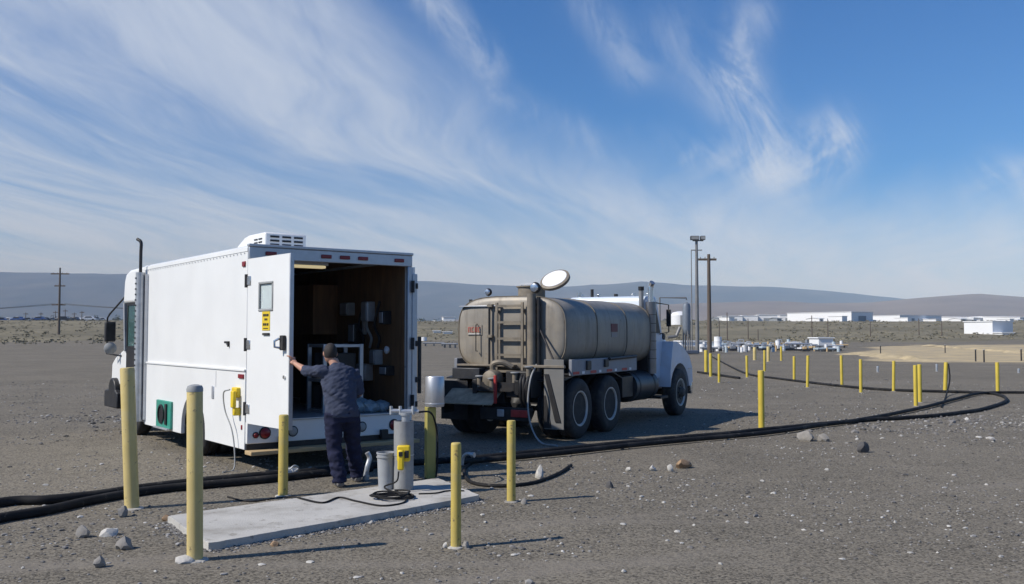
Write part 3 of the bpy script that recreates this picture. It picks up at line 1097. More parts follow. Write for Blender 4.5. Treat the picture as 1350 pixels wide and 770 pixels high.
bx('shelf', WOOD, van, -hw + .07, -hw + .60, .9, 4.0, 1.45, 1.48)
bx('shelf', WOOD, van, -hw + .07, -hw + .60, .9, 4.0, 1.95, 1.98)
for k, (x, y, z, w, h, m) in enumerate(((-.95, 1.0, 1.48, .26, .22, GREY), (-.95, 1.5, 1.48, .3, .30, BLACK), (-.93, 2.1, 1.48, .3, .25, GREY), (-.95, 1.1, 1.98, .3, .24, STEEL),
                                        (-.92, 1.7, 1.98, .28, .3, BLACK), (-.92, 2.3, 1.98, .3, .2, GREEN))):
    tb = bx('tool_case', m, van, x - w / 2, x + w / 2, y, y + .36, z, z + h, .012)
    bx('case_handle', BLACK, tb, x - .05, x + .05, y - .02, y, z + h * .5, z + h * .5 + .02, .004)
for k in range(3):
    MB().tube(spline([(hw - .10, .75 + k * .25, 2.25), (hw - .13, .85 + k * .25, 1.9), (hw - .12, .72 + k * .25, 1.7), (hw - .10, .80 + k * .25, 1.55)], 6), .02, 8).build('hanging_cable', GREY if k == 1 else BLACK, van)
for k, (x0, x1, y0, y1, z0, z1, m) in enumerate(((-1.1, -.62, .55, .95, .66, 1.25, BLACK), (-1.1, -.70, 1.0, 1.6, .66, 1.40, VOIDM), (-.60, -.25, 2.6, 3.2, .66, 1.5, BLACK), (-.2, .3, 3.6, 4.2, .66, 1.7, VOIDM),
                                                  (.55, 1.1, 1.6, 2.3, .66, 1.25, BLACK), (-1.12, -.72, .60, .80, 1.50, 2.0, VOIDM), (-.8, -.45, 1.3, 1.7, 1.55, 1.95, BLACK))):
    mc = bx('machine_case', m, van, x0, x1, y0, y1, z0, z1, .02)
    bx('face_plate', GREY if k % 3 == 0 else BLACK, mc, x0 + .06, x1 - .12, y0 - .012, y0 - .001, z0 + .10, z1 - .12, .004)
    MB().lathe([(.035, 0), (.035, .02), (.01, .03)], 12, Matrix.Translation((x1 - .06, y0 - .002, z1 - .08)) @ Matrix.Rotation(R(90), 4, 'X')).build('knob', STEEL, mc)
for k in range(9):
    x, y = rnd.uniform(-1.05, -.3), rnd.uniform(.4, 1.6)
    z = rnd.uniform(1.55, 2.35)
    MB().tube(spline([(x, y, z), (x + rnd.uniform(-.15, .15), y + .1, z - .25), (x + rnd.uniform(-.2, .2), y, z - .45), (x + rnd.uniform(-.1, .1), y + .1, z - .7)], 6), rnd.uniform(.012, .03), 8).build('hanging_cable', rnd.choice((BLACK, BLACK, GREY, VOIDM)), van)
for k in range(12):
    x, y = -1.13 + .06 * (k % 3), .35 + .24 * k
    bx('hook_board_tool', rnd.choice((STEEL, GREY, BLACK, TRIM)), van, x, x + .06, y, y + rnd.uniform(.05, .16), 1.95 + .25 * (k % 2), 2.1 + .25 * (k % 2) + rnd.uniform(.05, .2), .008)
for k, (y, z, w, h, m) in enumerate(((.35, 1.15, .22, .14, BLACK), (.7, 1.30, .18, .22, GREY), (1.0, 1.05, .3, .25, STEEL), (1.35, 1.62, .22, .3, BLACK), (.95, 1.95, .2, .3, TRIM), (1.6, 2.05, .26, .2, GREY), (.45, 1.9, .14, .2, BLACK))):
    wb = bx('wall_box', m, van, hw - .20, hw - .067, y, y + w, z, z + h, .01)
    bx('box_lid', TRIM, wb, hw - .215, hw - .201, y + .02, y + w - .02, z + .02, z + h - .02, .004)
bx('strip_lamp', STEEL, van, hw - .12, hw - .07, 1.2, 1.28, 1.75, 2.25, .006)
MB().lathe([(.05, 0), (.06, .03), (.03, .05)], 14, Matrix.Translation((hw - .07, .55, 1.52)) @ Matrix.Rotation(R(-90), 4, 'Y')).build('gauge', BWHITE, van)
# aluminium cage rack standing inside
rk = thing('equipment_rack', 'aluminium frame rack standing inside the open van', 'rack', van.matrix_basis @ Vector((.42, .55, VFL)), VYAW)
for x in (-.29, .29):
    for y in (0, .5):
        bx('upright', TRIM, rk, x - .028, x + .028, y - .022, y + .022, 0, .98, .004)
for z in (.025, .46, .955):
    for y in (0, .5):
        bx('crossbar', TRIM, rk, -.262, .262, y - .02, y + .02, z - .022, z + .022, .004)
    for x in (-.29, .29):
        bx('side_bar', TRIM, rk, x - .02, x + .02, .022, .478, z - .022, z + .022, .004)
bx('instrument_box', BLACK, rk, -.24, .24, .06, .44, .49, .85, .01)
bx('instrument_box', BLACK, rk, -.24, .24, .06, .44, .06, .38, .01)
pk = thing('bagged_bundle', 'crumpled blue-grey plastic bundle on the van floor', 'bundle', van.matrix_basis @ Vector((.62, .30, VFL)), VYAW)
BAG = pmat('bag_plastic', (.22, .29, .33), .35, 0, .3, 14)
for k, (x, y, s) in enumerate(((-.28, 0, .12), (-.1, .05, .14), (.10, 0, .13), (.30, .03, .12), (.02, .12, .15))):
    bm = bmesh.new()
    bmesh.ops.create_icosphere(bm, subdivisions=2, radius=1)
    for v in bm.verts:
        q = v.co * (1 + .35 * mnoise.noise(v.co * 2.3 + Vector((k * 4, 0, 0))))
        v.co = Vector((x + q.x * s * 1.2, y + q.y * s, max(.0, s * .62 + q.z * s * .8)))
    me = bpy.data.meshes.new('bag')
    bm.to_mesh(me)
    bm.free()
    me.materials.append(BAG)
    o = bpy.data.objects.new('bag', me)
    col.objects.link(o)
    o.parent = pk

# ------------------------------------------------------------------ tanker truck
TYAW = R(-29)
tk = thing('water_truck', 'dusty tan water tanker truck with white cab and open hatch lid', 'truck', (.13, 16.66, 0), TYAW)
TW, THH, TZ = 1.05, .635, 1.775


def sect(y, k=1.0, n=72, e=3.5, dz=0.0):
    ring = []
    for i in range(n):
        a = 2 * math.pi * i / n
        c, s = math.cos(a), math.sin(a)
        ring.append(Vector((k * TW * math.copysign(abs(c) ** (2 / e), c), y, TZ + dz + k * THH * math.copysign(abs(s) ** (2 / e), s))))
    return ring


Y0, Y1 = -.32, 3.68
tank = MB().ring_loft([sect(Y0 - .055, .25), sect(Y0 - .052, .60), sect(Y0 - .045, .86), sect(Y0 - .028, .955), sect(Y0, .992)] +
                      [sect(Y0 + .01 + (Y1 - Y0 - .02) * k / 8) for k in range(9)] +
                      [sect(Y1, .992), sect(Y1 + .05, .93), sect(Y1 + .09, .80), sect(Y1 + .12, .5), sect(Y1 + .13, .2)]).build('tank', TANKM, tk, sharp=50)
for y in (Y0 + .02, 1.0, 2.4, Y1 - .02):
    w = .028 if y in (Y0 + .02,) else .014
    MB().ring_loft([sect(y - w, 1.0), sect(y - w, 1.012), sect(y + w, 1.012), sect(y + w, 1.0)], cap=False).build('tank_band', TANKD, tk, sharp=30)
for sx in (-1, 1):
    bx('saddle', TANKD, tk, min(sx * .36, sx * .46), max(sx * .36, sx * .46), Y0 + .05, Y1 - .1, 1.0, 1.17, .01)
# frame
for sx in (-1, 1):
    bx('frame_rail', BLACK, tk, min(sx * .36, sx * .45), max(sx * .36, sx * .45), -.85, 5.95, .74, .99, .01)
for y in (-.8, .65, 2.2, 3.4, 4.6):
    bx('cross_member', BLACK, tk, -.36, .36, y - .05, y + .05, .80, .95)
for y in (0, 1.3, 5.2):
    MB().cyl((-.9, y, .5), (.9, y, .5), .07, n=12).build('axle', BLACK, tk)
for y in (0, 1.3):
    MB().lathe([(.05, -.2), (.19, -.1), (.21, 0), (.19, .1), (.05, .2)], 18, Matrix.Translation((0, y, .52)) @ Matrix.Rotation(R(90), 4, 'X')).build('differential', BLACK, tk)
for sx in (-1, 1):
    for y in (0, 1.3):
        wheel(tk, sx * 1.04, y, .51, .28, sx, rr=.57, dish=.17)
        wheel(tk, sx * .72, y, .51, .28, sx, rr=.57, dish=.17)
    wheel(tk, sx * 1.02, 5.2, .51, .28, sx, rr=.57, dish=.02)
    bx('leaf_spring', BLACK, tk, min(sx * .40, sx * .50), max(sx * .40, sx * .50), -.3, 1.6, .60, .70)
FUELM = pmat('fuel_tank_dark', (.05, .055, .065), .45, .5, .2, 5, dirt=(.12, .11, .10), dirt_amt=.5)
PANELM = pmat('dull_side_panel', (.24, .26, .30), .5, .1, .12, 4, dirt=(.20, .19, .18), dirt_amt=.5)
# side catwalk panel with reflective tape under the tank
for sx in (-1, 1):
    xa, xb = sorted((sx * 1.10, sx * 1.16))
    pn = bx('side_panel', PANELM, tk, xa, xb, -.30, 2.62, 1.06, 1.33, .008)
    bx('catwalk', BLACK, tk, min(sx * .47, sx * 1.099), max(sx * .47, sx * 1.099), -.30, 2.62, 1.07, 1.10)
    xc, xd = sorted((sx * 1.161, sx * 1.166))
    for k in range(8):
        bx('reflective_tape', REDPAINT if k % 2 == 0 else BWHITE, pn, xc, xd, -.26 + k * .355, -.26 + k * .355 + (.24 if k % 2 == 0 else .10), 1.08, 1.125)
    bx('valve_box', BLACK, pn, xc, xd + sx * .03, .25, .42, 1.14, 1.30, .01)
    bx('valve_box', BLACK, pn, xc, xd + sx * .03, 1.02, 1.18, 1.17, 1.31, .01)
    MB().cyl((sx * 1.19, 1.2, 1.31), (sx * 1.19, 2.5, 1.335), .03, n=10).build('side_pipe', BLACK, tk)
    xa, xb = sorted((sx * .60, sx * 1.13))
    MB().prism([(-.60, .98), (-.60, 1.0), (-.1, 1.075), (1.5, 1.075), (1.95, .95), (1.95, .93), (1.5, 1.055), (-.1, 1.055)], 'x', xa, xb).build('mudguard', BLACK, tk)
FLAP = pmat('mud_flap', (.17, .17, .165), .6, 0, .12, 4, dirt=(.16, .15, .13), dirt_amt=.6, dirt_scale=4)
Mf = Matrix.Rotation(R(-4), 4, 'X')
fl = bx('mud_flap', FLAP, tk, .84, 1.20, -.70, -.685, .20, 1.34, .004)
MB().prism([(.85, 1.10), (.93, 1.10), (1.15, .32), (1.05, .32)], 'y', -.715, -.701).build('flap_shadow_band', BLACK, fl)  # black diagonal band modelled as a shadow across the flap
MB().prism([(.845, .75), (.87, .75), (.98, .22), (.845, .22)], 'y', -.712, -.701).build('flap_shadow_patch', BLACK, fl)  # second black sliver, also a shadow put into the flap's colour
bx('mud_flap', BLACK, tk, -1.20, -.66, -.66, -.645, .28, .95, .004)
bx('flap_hanger', TANKD, tk, .45, 1.22, -.72, -.66, 1.20, 1.245, .006)
MB().tube([(.62, Y0 - .1, 1.85), (1.02, -.66, 1.28)], .018, 8).build('brace_rod', BLACK, tk)
# logo on the flank
lg = bx('tank_logo', pmat('logo_red_brown', (.16, .05, .05), .6), tk, TW - .002, TW + .008, 1.62, 1.92, 1.80, 1.95)
bx('tank_logo', pmat('logo_grey', (.30, .28, .27), .6), tk, TW - .002, TW + .008, 1.64, 1.90, 1.70, 1.79)
# rear of the tank: ladder, standpipe, lettering, hatch
YR = Y0 - .10
ld = MB()
for x in (-.20, .30):
    ld.box(x - .024, x + .024, YR - .045, YR - .01, 1.05, 2.30)
lad = ld.build('ladder_rails', TANKD, tk, .006)
for z in (1.12, 1.40, 1.68, 1.96, 2.24):
    MB().box(-.175, .275, YR - .045, YR - .012, z - .02, z + .02).build('rung', TANKD, lad)
for z in (1.25, 2.15):
    for x in (-.20, .30):
        MB().box(x - .018, x + .018, YR - .009, YR + .10, z - .018, z + .018).build('ladder_stay', TANKD, lad)
MB().tube([(.49, YR - .05, .95), (.49, YR - .05, 2.44)], .078, 16).build('standpipe', TANKD, tk)
MB().tube([(.61, YR - .02, .95), (.61, YR - .02, 2.38)], .034, 10).build('overflow_pipe', BLACK, tk)
for z in (1.2, 1.75, 2.25):
    bx('pipe_clamp', BLACK, tk, .40, .64, YR - .03, YR + .02, z - .02, z + .02, .004)
MB().tube([(-.36, YR - .01, 1.16), (-.36, YR - .01, 2.28)], .020, 8).build('sight_tube', BLACK, tk)
for z in (1.2, 1.72, 2.25):
    bx('sight_tube_clip', TANKD, tk, -.40, -.30, YR - .03, YR + .06, z - .025, z + .025, .004)
MB().tube([(-.62, YR + .02, 1.46), (-.62, YR - .03, 1.46), (-.62, YR - .03, 1.92), (-.62, YR + .02, 1.92)], .010, 6).build('grab_bar', BLACK, tk)
bx('rear_shelf', TANKD, tk, -1.0, .15, YR - .06, YR + .12, 1.20, 1.235, .006)
bx('rain_lip', TRIM, tk, -1.0, -.18, YR + .02, YR + .10, 2.235, 2.255, .004)
LET = pmat('faded_red_lettering', (.48, .12, .09), .6, 0, .2, 12)
XL = .10
let = bx('lettering_plate', TANKM, tk, -.93 + XL, -.64 + XL, YR + .035, YR + .05, 1.74, 1.92)
for k in range(4):
    x = -.915 + XL + k * .068
    for (a, b, c, e) in (((0, .012, 1.79, 1.88), (.012, .046, 1.868, 1.88), (.034, .046, 1.79, 1.867)), ((0, .012, 1.79, 1.88), (.012, .046, 1.79, 1.802), (.012, .04, 1.868, 1.88)),
                         ((0, .012, 1.79, 1.88), (.034, .046, 1.79, 1.88), (.012, .034, 1.83, 1.842)), ((0, .046, 1.79, 1.802), (0, .012, 1.802, 1.88), (.012, .046, 1.868, 1.88)))[k]:
        bx('letter_stroke', LET, let, x + a, x + b, YR + .028, YR + .0348, c, e)
bx('letter_underline', BWHITE, let, -.91 + XL, -.66 + XL, YR + .028, YR + .0348, 1.755, 1.765)
MB().lathe([(.24, 2.36), (.24, 2.57), (.27, 2.58), (.27, 2.60), (.21, 2.60), (.21, 2.40)], 28, Matrix.Translation((.18, .12, 0))).build('hatch_collar', TANKD, tk)
LN = Matrix.Rotation(-TYAW, 3, 'Z') @ Vector((-.35, -.55, .75)).normalized()
LIDM = Matrix.Translation((.62, .16, 2.70)) @ LN.to_track_quat('Z', 'Y').to_matrix().to_4x4()
lid = MB().lathe([(.27, -.03), (.27, .02), (.22, .035), (.10, .05), (.02, .05)], 28, LIDM).build('hatch_lid', TANKD, tk)
MB().lathe([(.225, .037), (.10, .054), (.01, .055)], 28, LIDM).build('lid_liner', BWHITE, lid)
MB().tube([(.40, .12, 2.58), (.46, .13, 2.60), (.52, .14, 2.64)], .022, 8).build('lid_hinge', BLACK, tk)
MB().lathe([(.02, .03), (.08, .02), (.10, -.02), (.09, -.05), (.02, -.08)], 16, Matrix.Translation((.44, -.25, 2.55)) @ Matrix.Rotation(R(90), 4, 'X')).build('work_lamp', BLACK, tk)
MB().lathe([(.05, .032), (.07, .026), (.075, .0)], 14, Matrix.Translation((.44, -.27, 2.55)) @ Matrix.Rotation(R(90), 4, 'X')).build('lamp_lens', CHROME, tk)
wl = MB().lathe([(.02, .02), (.055, .015), (.07, -.015), (.06, -.04), (.02, -.06)], 16, Matrix.Translation((-.55, -.15, 2.50)) @ Matrix.Rotation(R(90), 4, 'X')).build('work_lamp', BLACK, tk)
MB().cyl((-.55, -.13, 2.30), (-.55, -.13, 2.42), .015, n=8).build('lamp_post', BLACK, wl)
MB().lathe([(.03, .024), (.045, .02), (.05, .0)], 14, Matrix.Translation((-.55, -.17, 2.50)) @ Matrix.Rotation(R(90), 4, 'X')).build('lamp_lens', CHROME, wl)
bx('vent_stub', BLACK, tk, -.98, -.93, -.1, -.05, 2.1, 2.38, .006)
bx('vent_stub', BLACK, tk, -.86, -.83, -.1, -.07, 2.2, 2.36, .006)
gr = MB().tube([(-.25, .55, 2.38), (-.25, .55, 2.66), (.10, .55, 2.66), (.10, .55, 2.38)], .011, 6).build('guard_hoop', TRIM, tk)
# rear deck, pump, valves, tail lights
dk = MB().prism([(-.90, .60), (-.90, .80), (.10, .80), (.10, .60)], 'y', -.72, -.50).build('rear_deck', BLACK, tk, .01)
DECK = pmat('deck_dirt', (.34, .285, .20), .9, 0, .3, 6, dirt=(.12, .10, .07), dirt_amt=.6, dirt_scale=4)
MB().prism([(-.60, .803), (-.60, .822), (-.73, .822), (-1.10, .60), (-1.10, .58), (-.73, .803)], 'x', -.93, .08).build('deck_plate', DECK, tk, .004)
bx('deck_side', BLACK, tk, -.92, -.89, -1.05, -.72, .42, .60)
bx('storage_box', FUELM, tk, -1.0, -.45, -.62, -.40, .98, 1.17, .01)
bx('light_bar', BLACK, tk, -.2, .72, -1.0, -.90, .34, .55, .01)
for x in (.16, .42):
    bx('tail_light', REDPAINT if x > .3 else STEEL, tk, x - .03, x + (.28 if x > .3 else .10), -1.02, -1.0, .40, .52, .01)
bx('reflector_post', REDPAINT, tk, .13, .17, -1.13, -1.08, .62, 1.08, .004)
bx('reflector_post', REDPAINT, tk, -.985, -.955, -1.06, -1.02, .60, 1.0, .004)
pmp = MB().lathe([(.05, -.16), (.14, -.12), (.17, 0), (.14, .12), (.05, .16)], 20, Matrix.Translation((-.12, -.72, 1.0)) @ Matrix.Rotation(R(90), 4, 'X')).build('pump', TANKD, tk)
MB().tube(spline([(-.12, -.72, 1.14), (-.10, -.74, 1.25), (.05, -.70, 1.28), (.2, -.62, 1.2)], 5), .05, 10).build('pump_pipe', TANKD, pmp)
for (x, y, z) in ((-.32, -.82, .98), (-.02, -.92, .95), (.35, -.80, 1.05), (.6, -.78, 1.15)):
    v = MB().cyl((x, y, z - .12), (x, y, z + .05), .045, n=12).build('valve', TANKD, tk)
    MB().lathe([(.055, .052), (.075, .06), (.075, .075), (.055, .08)], 14, Matrix.Translation((x, y, z))).build('valve_wheel', STEEL, v)
    MB().box(x - .07, x + .07, y - .008, y + .008, z + .058, z + .072).build('wheel_spoke', STEEL, v)
for k in range(4):
    a = rnd.uniform(.25, .6)
    MB().tube(spline([(a, -.6, 1.15), (a + .05, -.85, 1.0), (a + rnd.uniform(-.1, .1), -.85, .7), (a + .05, -.7, .5)], 6), .028, 8).build('rear_hose', BLACK, tk)
bx('pump_housing', BLACK, tk, .16, .66, -.78, -.42, .70, 1.14, .02)
hs = MB().tube(spline([(.66, -.62, 1.25), (.72, -.95, 1.02), (.70, -1.0, .6), (.78, -1.02, .25), (1.0, -1.12, .03), (1.4, -1.35, .025)], 8), .015, 8).build('drop_hose', GREY, tk)
# cab
cab = MB().prism([(3.88, .80), (3.88, 2.44), (3.94, 2.55), (4.36, 2.56), (4.46, 2.50), (4.76, 1.86), (4.80, 1.74), (4.80, .80)], 'x', -.90, .90).build('cab', TRUCKW, tk, .05, seg=3)
for sx in (-1, 1):
    xa, xb = sorted((sx * .901, sx * .908))
    cdr = MB().prism([(3.98, .86), (3.98, 1.72), (4.72, 1.68), (4.72, .86)], 'x', xa, xb).build('cab_door', TRUCKW, tk, .003)
    MB().prism([(4.02, 1.78), (4.02, 2.34), (4.36, 2.34), (4.64, 1.78)], 'x', xa, xb).build('side_window', BLACK, tk)
    bx('door_handle', BLACK, cdr, xa - .01, xb + .012, 4.05, 4.19, 1.52, 1.55, .004)
    # fender over the steering wheel
    xa, xb = sorted((sx * .66, sx * 1.14))
    MB().prism([(4.60, .64), (4.60, .98), (4.78, 1.60), (5.02, 1.60), (5.45, 1.47), (5.85, 1.27), (6.04, 1.02), (6.06, .70), (5.82, .60)] + arc(5.2, .51, .62, 10, 168, 10), 'x', xa, xb).build('fender', TRUCKW, tk, .03)
    bx('fender_strip', TRIM, tk, min(sx * 1.141, sx * 1.15), max(sx * 1.141, sx * 1.15), 5.74, 6.03, .98, 1.005)
    fu = MB().cyl((sx * .82, 2.75, .72), (sx * .82, 3.95, .72), .30, n=28).build('fuel_tank', FUELM, tk)
    for y in (2.95, 3.75):
        MB().cyl((sx * .82, y - .03, .72), (sx * .82, y + .03, .72), .306, n=28).build('tank_strap', BLACK, fu)
    bx('step', BLACK, tk, min(sx * .80, sx * 1.12), max(sx * .80, sx * 1.12), 4.05, 4.50, .42, .47, .006)
    bx('battery_box', BLACK, tk, min(sx * .5, sx * 1.05), max(sx * .5, sx * 1.05), 2.15, 2.70, .55, .95, .01)
hd_ = MB().ring_loft([[Vector((x, 4.78, z)) for x, z in ((-.89, .8), (-.89, 1.68), (-.75, 1.84), (.75, 1.84), (.89, 1.68), (.89, .8))],
                      [Vector((x, 5.45, z)) for x, z in ((-.80, .8), (-.80, 1.55), (-.62, 1.72), (.62, 1.72), (.80, 1.55), (.80, .8))],
                      [Vector((x, 6.05, z)) for x, z in ((-.60, .8), (-.60, 1.30), (-.46, 1.46), (.46, 1.46), (.60, 1.30), (.60, .8))]]).build('hood', TRUCKW, tk, .04, seg=3)
MB().cyl((.80, 4.9, 1.70), (.90, 4.9, 1.70), .065, n=16).build('hood_vent', BLACK, hd_)
bx('grille', CHROME, tk, -.5, .5, 6.05, 6.08, .75, 1.38, .01)
bx('front_bumper', CHROME, tk, -1.1, 1.1, 6.08, 6.22, .42, .70, .02)
for x in (-.75, -.35, .05, .45, .78):
    bx('roof_lamp', CHROME if x != .05 else BLACK, tk, x - .03, x + .03, 4.2, 4.3, 2.562, 2.62, .008)
MB().cyl((-.42, 4.05, 2.54), (-.42, 4.05, 2.72), .035, n=10).build('roof_vent', BLACK, tk)
MB().cyl((-.72, 4.05, 2.54), (-.72, 4.05, 2.66), .05, n=10).build('beacon', CHROME, tk)
stk = MB().cyl((1.0, 3.82, .95), (1.0, 3.82, 2.42), .105, n=20).build('exhaust_stack', pmat('stack_steel', (.22, .22, .23), .35, .8, .15, 8), tk)
MB().tube(spline([(1.0, 3.82, 2.40), (1.0, 3.82, 2.66), (1.01, 3.82, 2.76), (1.05, 3.79, 2.82)], 5), .058, 14).build('exhaust_tip', CHROME, stk)
for k in range(6):
    MB().cyl((1.0, 3.82, 1.25 + k * .18), (1.0, 3.82, 1.262 + k * .18), .112, n=20).build('stack_band', BLACK, stk)
MB().cyl((.80, 3.80, 1.2), (.80, 3.80, 2.66), .05, n=14).build('intake_pipe', pmat('intake_grey', (.30, .30, .30), .4, .5), tk)
MB().cyl((.80, 3.80, 2.66), (.80, 3.80, 2.74), .06, n=14).build('intake_cap', BLACK, tk)
MB().tube([(.90, 4.4, 2.42), (1.10, 4.62, 2.38), (1.10, 4.62, 1.80), (.90, 4.6, 1.76)], .013, 6).build('mirror_bracket', BLACK, tk)
bx('mirror', BLACK, tk, 1.05, 1.15, 4.60, 4.64, 1.92, 2.28, .01)
# cab headboard panel seen between tank and cab
bx('headboard', BLACK, tk, -.85, .98, 3.70, 3.74, .98, 1.75, .01)

# ------------------------------------------------------------------ bollards


def bollard(px, py, top, w, mat, label, group=None, lean=0.0, cap=None):
    p = P(px, py)
    s = p.y / F_PX
    h = (py - top) * s
    r = w * s / 2
    M = Matrix.Rotation(lean, 4, 'Y')
    if py < 560:
        r *= .78
    prof = [(r, -.06), (r, h * .3), (r, h * .6), (r, h - .018), (r * .94, h - .004), (r * .78, h)]
    root = thing('bollard', label, 'bollard', (p.x, p.y, p.z), rnd.uniform(0, 6), group)
    root.rotation_euler = (0, 0, 0)
    MB().lathe(prof, 24, M).build('post', mat, root, sharp=50)
    if cap is not None:
        MB().lathe([(r * 1.03, h - .03), (r * 1.04, h - .008), (r * .9, h + .016), (r * .4, h + .026), (r * .05, h + .028)], 24, M).build('cap', cap, root)
    # collar of spilled concrete at the foot
    n = 20
    rg = [[Vector((rr * (1 + .15 * mnoise.noise(Vector((math.cos(2 * math.pi * i / n) * 2, math.sin(2 * math.pi * i / n) * 2, px)))) * math.cos(2 * math.pi * i / n),
                   rr * (1 + .15 * mnoise.noise(Vector((math.cos(2 * math.pi * i / n) * 2, math.sin(2 * math.pi * i / n) * 2, px)))) * math.sin(2 * math.pi * i / n), z)) for i in range(n)]
          for rr, z in ((r * 1.9, -.02), (r * 1.6, .006), (r * 1.05, .014))]
    MB().ring_loft(rg).build('footing', CONC if w > 12 else RK_G, root)
    return root


bollard(257, 739, 515, 20.5, PALEYEL, 'tallest pale yellow bollard with grey domed cap beside slab corner', lean=R(-.9), cap=GREY)
bollard(174, 671, 487, 18.5, PALEYEL, 'leaning tall pale yellow bollard beside the two black hoses', lean=R(-3.0))
bollard(373, 655, 549, 12.5, YEL, 'yellow bollard close behind the timber bumper of the van')
bollard(601, 722, 586, 13.5, YEL, 'yellow bollard standing alone in gravel before the slab right end')
bollard(674, 662, 556, 11.5, YEL, 'yellow bollard in gravel behind the tail of the water truck')
FG = 'slim yellow marker posts along the far hose line'
FL_ = 'slim yellow marker post on the far gravel beside the long hose'
bollard(1004, 565, 489, 8, FARYEL, 'yellow post touching the black hoses beyond the water truck hood')
for (px, py, top, w) in ((948, 505, 467, 4.2), (985, 498, 469, 4.2), (1008, 490, 462, 4), (1047, 503, 470, 4.4), (1064.5, 511, 469, 4.8), (1110, 510, 469, 4.8),
                         (1135, 518, 474, 5.2), (1178, 516, 476, 5)):
    bollard(px, py, top, w, FARYEL, FL_, FG, lean=R(rnd.uniform(-2.2, 2.2)))
bollard(1030, 476, 457, 3.5, FARYEL, 'short yellow post standing before the low dark skid')
bollard(1315.5, 519, 478, 6, FARYEL, 'yellow post standing outside the bend of the hose loop')
for (px, py, top, w) in ((931, 492, 462, 6), (937, 497, 466, 5)):
    bollard(px, py, top, w, FARYEL, 'thick yellow post at the foot of the wooden utility pole', 'paired posts at the utility pole')
bollard(1207.5, 536, 482, 6.5, FARYEL, 'nearer of two touching yellow posts inside the hose loop')
bollard(1213, 531, 481, 6.5, FARYEL, 'farther of two touching yellow posts inside the hose loop')
bollard(1246, 517, 478, 6.5, FARYEL, 'leaning yellow post with a black lead hanging beside it', lean=R(3))
MB().tube(spline([G(1250, 517) + Vector((0, 0, .8)), G(1250, 520) + Vector((0, -.1, .3)), G(1246, 528, .03), G(1242, 538, .02)], 6), .022, 6)
ldc = MB().tube(spline([P(1250, 517) + Vector((.0, -.06, .85)), P(1250, 518) + Vector((.02, -.08, .4)), P(1247, 524) + Vector((0, 0, .03)), P(1241, 538) + Vector((0, 0, .02))], 6), .022, 6).build('cable', HOSE)
tag(ldc, 'short black lead running down from the leaning yellow post', 'cable')
for (px, py, top) in ((1013, 477, 457), (995, 475, 458)):
    bollard(px, py, top, 5.5, PALEYEL, 'pale yellow short post among the yard equipment', 'pale posts by the yard equipment')
for (px, py, top) in ((1157, 491, 483), (1235, 490, 480), (1343, 492, 486)):
    bollard(px, py, top, 3.5, STEEL, 'short grey well stub standing in the gravel before the sand', 'grey well stubs')

# ------------------------------------------------------------------ wellhead on the slab
p = G(532, 645, SL_Z)
s = p.y / F_PX
wh = thing('well_casing', 'grey steel well casing pipe standing on the slab with yellow box', 'well casing', (p.x, p.y, SL_Z))
rC, hC = 13 * s, 89 * s
CASE = pmat('weathered_casing', (.33, .335, .335), .6, .3, .2, 14, dirt=(.18, .17, .155), dirt_amt=.6, dirt_scale=7)
MB().lathe([(rC, -.01), (rC, hC), (rC * .9, hC), (rC * .9, hC - .12)], 28).build('casing_pipe', CASE, wh)
MB().lathe([(rC * 1.06, hC * .50), (rC * 1.06, hC * .515)], 28, cap=False).build('band', TRIM, wh)
lp = MB().lathe([(.0449, hC - .1), (.045, hC + .06), (.06, hC + .06), (.06, hC + .09), (.03, hC + .09)], 14, Matrix.Translation((.02, 0, 0))).build('riser_pipe', STEEL, wh)
MB().tube([(-.14, 0, hC + .11), (.16, .02, hC + .10)], .022, 10).build('cross_pipe', STEEL, wh)
for x in (-.14, -.04, .10):
    MB().cyl((x, 0, hC + .07), (x, 0, hC + .16), .018, n=8).build('fitting', STEEL, wh)
bxw = MB().box(-.055, .085, -rC - .06, -rC + .02, .32, .49).build('control_box', SIGNYEL, wh, .015)
MB().box(-.045, .025, -rC - .10, -rC - .061, .23, .45).build('handset', SIGNYEL, bxw, .02)
MB().box(-.03, .012, -rC - .108, -rC - .099, .38, .43).build('button', BLACK, bxw, .004)
MB().box(.03, .075, -rC - .075, -rC - .061, .36, .44).build('dark_panel', BLACK, bxw, .006)
p2 = G(511, 645, SL_Z)
bk = thing('bucket', 'pale grey plastic bucket standing beside the well casing', 'bucket', (p2.x - .02, p2.y + .02, SL_Z))
MB().lathe([(.082, 0), (.10, .385), (.107, .385), (.107, .40), (.095, .40), (.078, .012), (.01, .012)], 26).build('pail', pmat('pail_plastic', (.33, .345, .36), .5, 0, .08, 8), bk)
MB().lathe([(.101, .345), (.108, .345), (.108, .355), (.102, .355)], 26, cap=False).build('rim_band', GREY, bk)
# black lead coiled on the slab
cpts = []
c0 = G(518, 657, SL_Z)
for k in range(90):
    a = k / 90 * 2 * math.pi * 4.3
    rr = .17 + .035 * math.sin(k * .37) + .02 * math.sin(k * 1.1)
    cpts.append(c0 + Vector((rr * 1.1 * math.cos(a), rr * .95 * math.sin(a), .010 + .0014 * k * .35)))
start = spline([Vector((p.x - .03, p.y - rC - .09, SL_Z + .22)), Vector((p.x - .05, p.y - rC - .12, SL_Z + .12)), Vector((p.x - .18, p.y - rC - .1, SL_Z + .05)), cpts[0]], 6)
tailp = spline([cpts[-1], G(535, 662, SL_Z) + Vector((0, 0, .01)), G(505, 668, SL_Z) + Vector((0, 0, .01)), G(470, 662, SL_Z) + Vector((0, 0, .01)),
                G(447, 657, SL_Z) + Vector((0, 0, .01)), G(425, 664, SL_Z) + Vector((0, 0, .01)), G(395, 658, SL_Z) + Vector((0, 0, .01)), G(378, 655, .01), G(330, 661, .01), G(300, 655, .01)], 8)
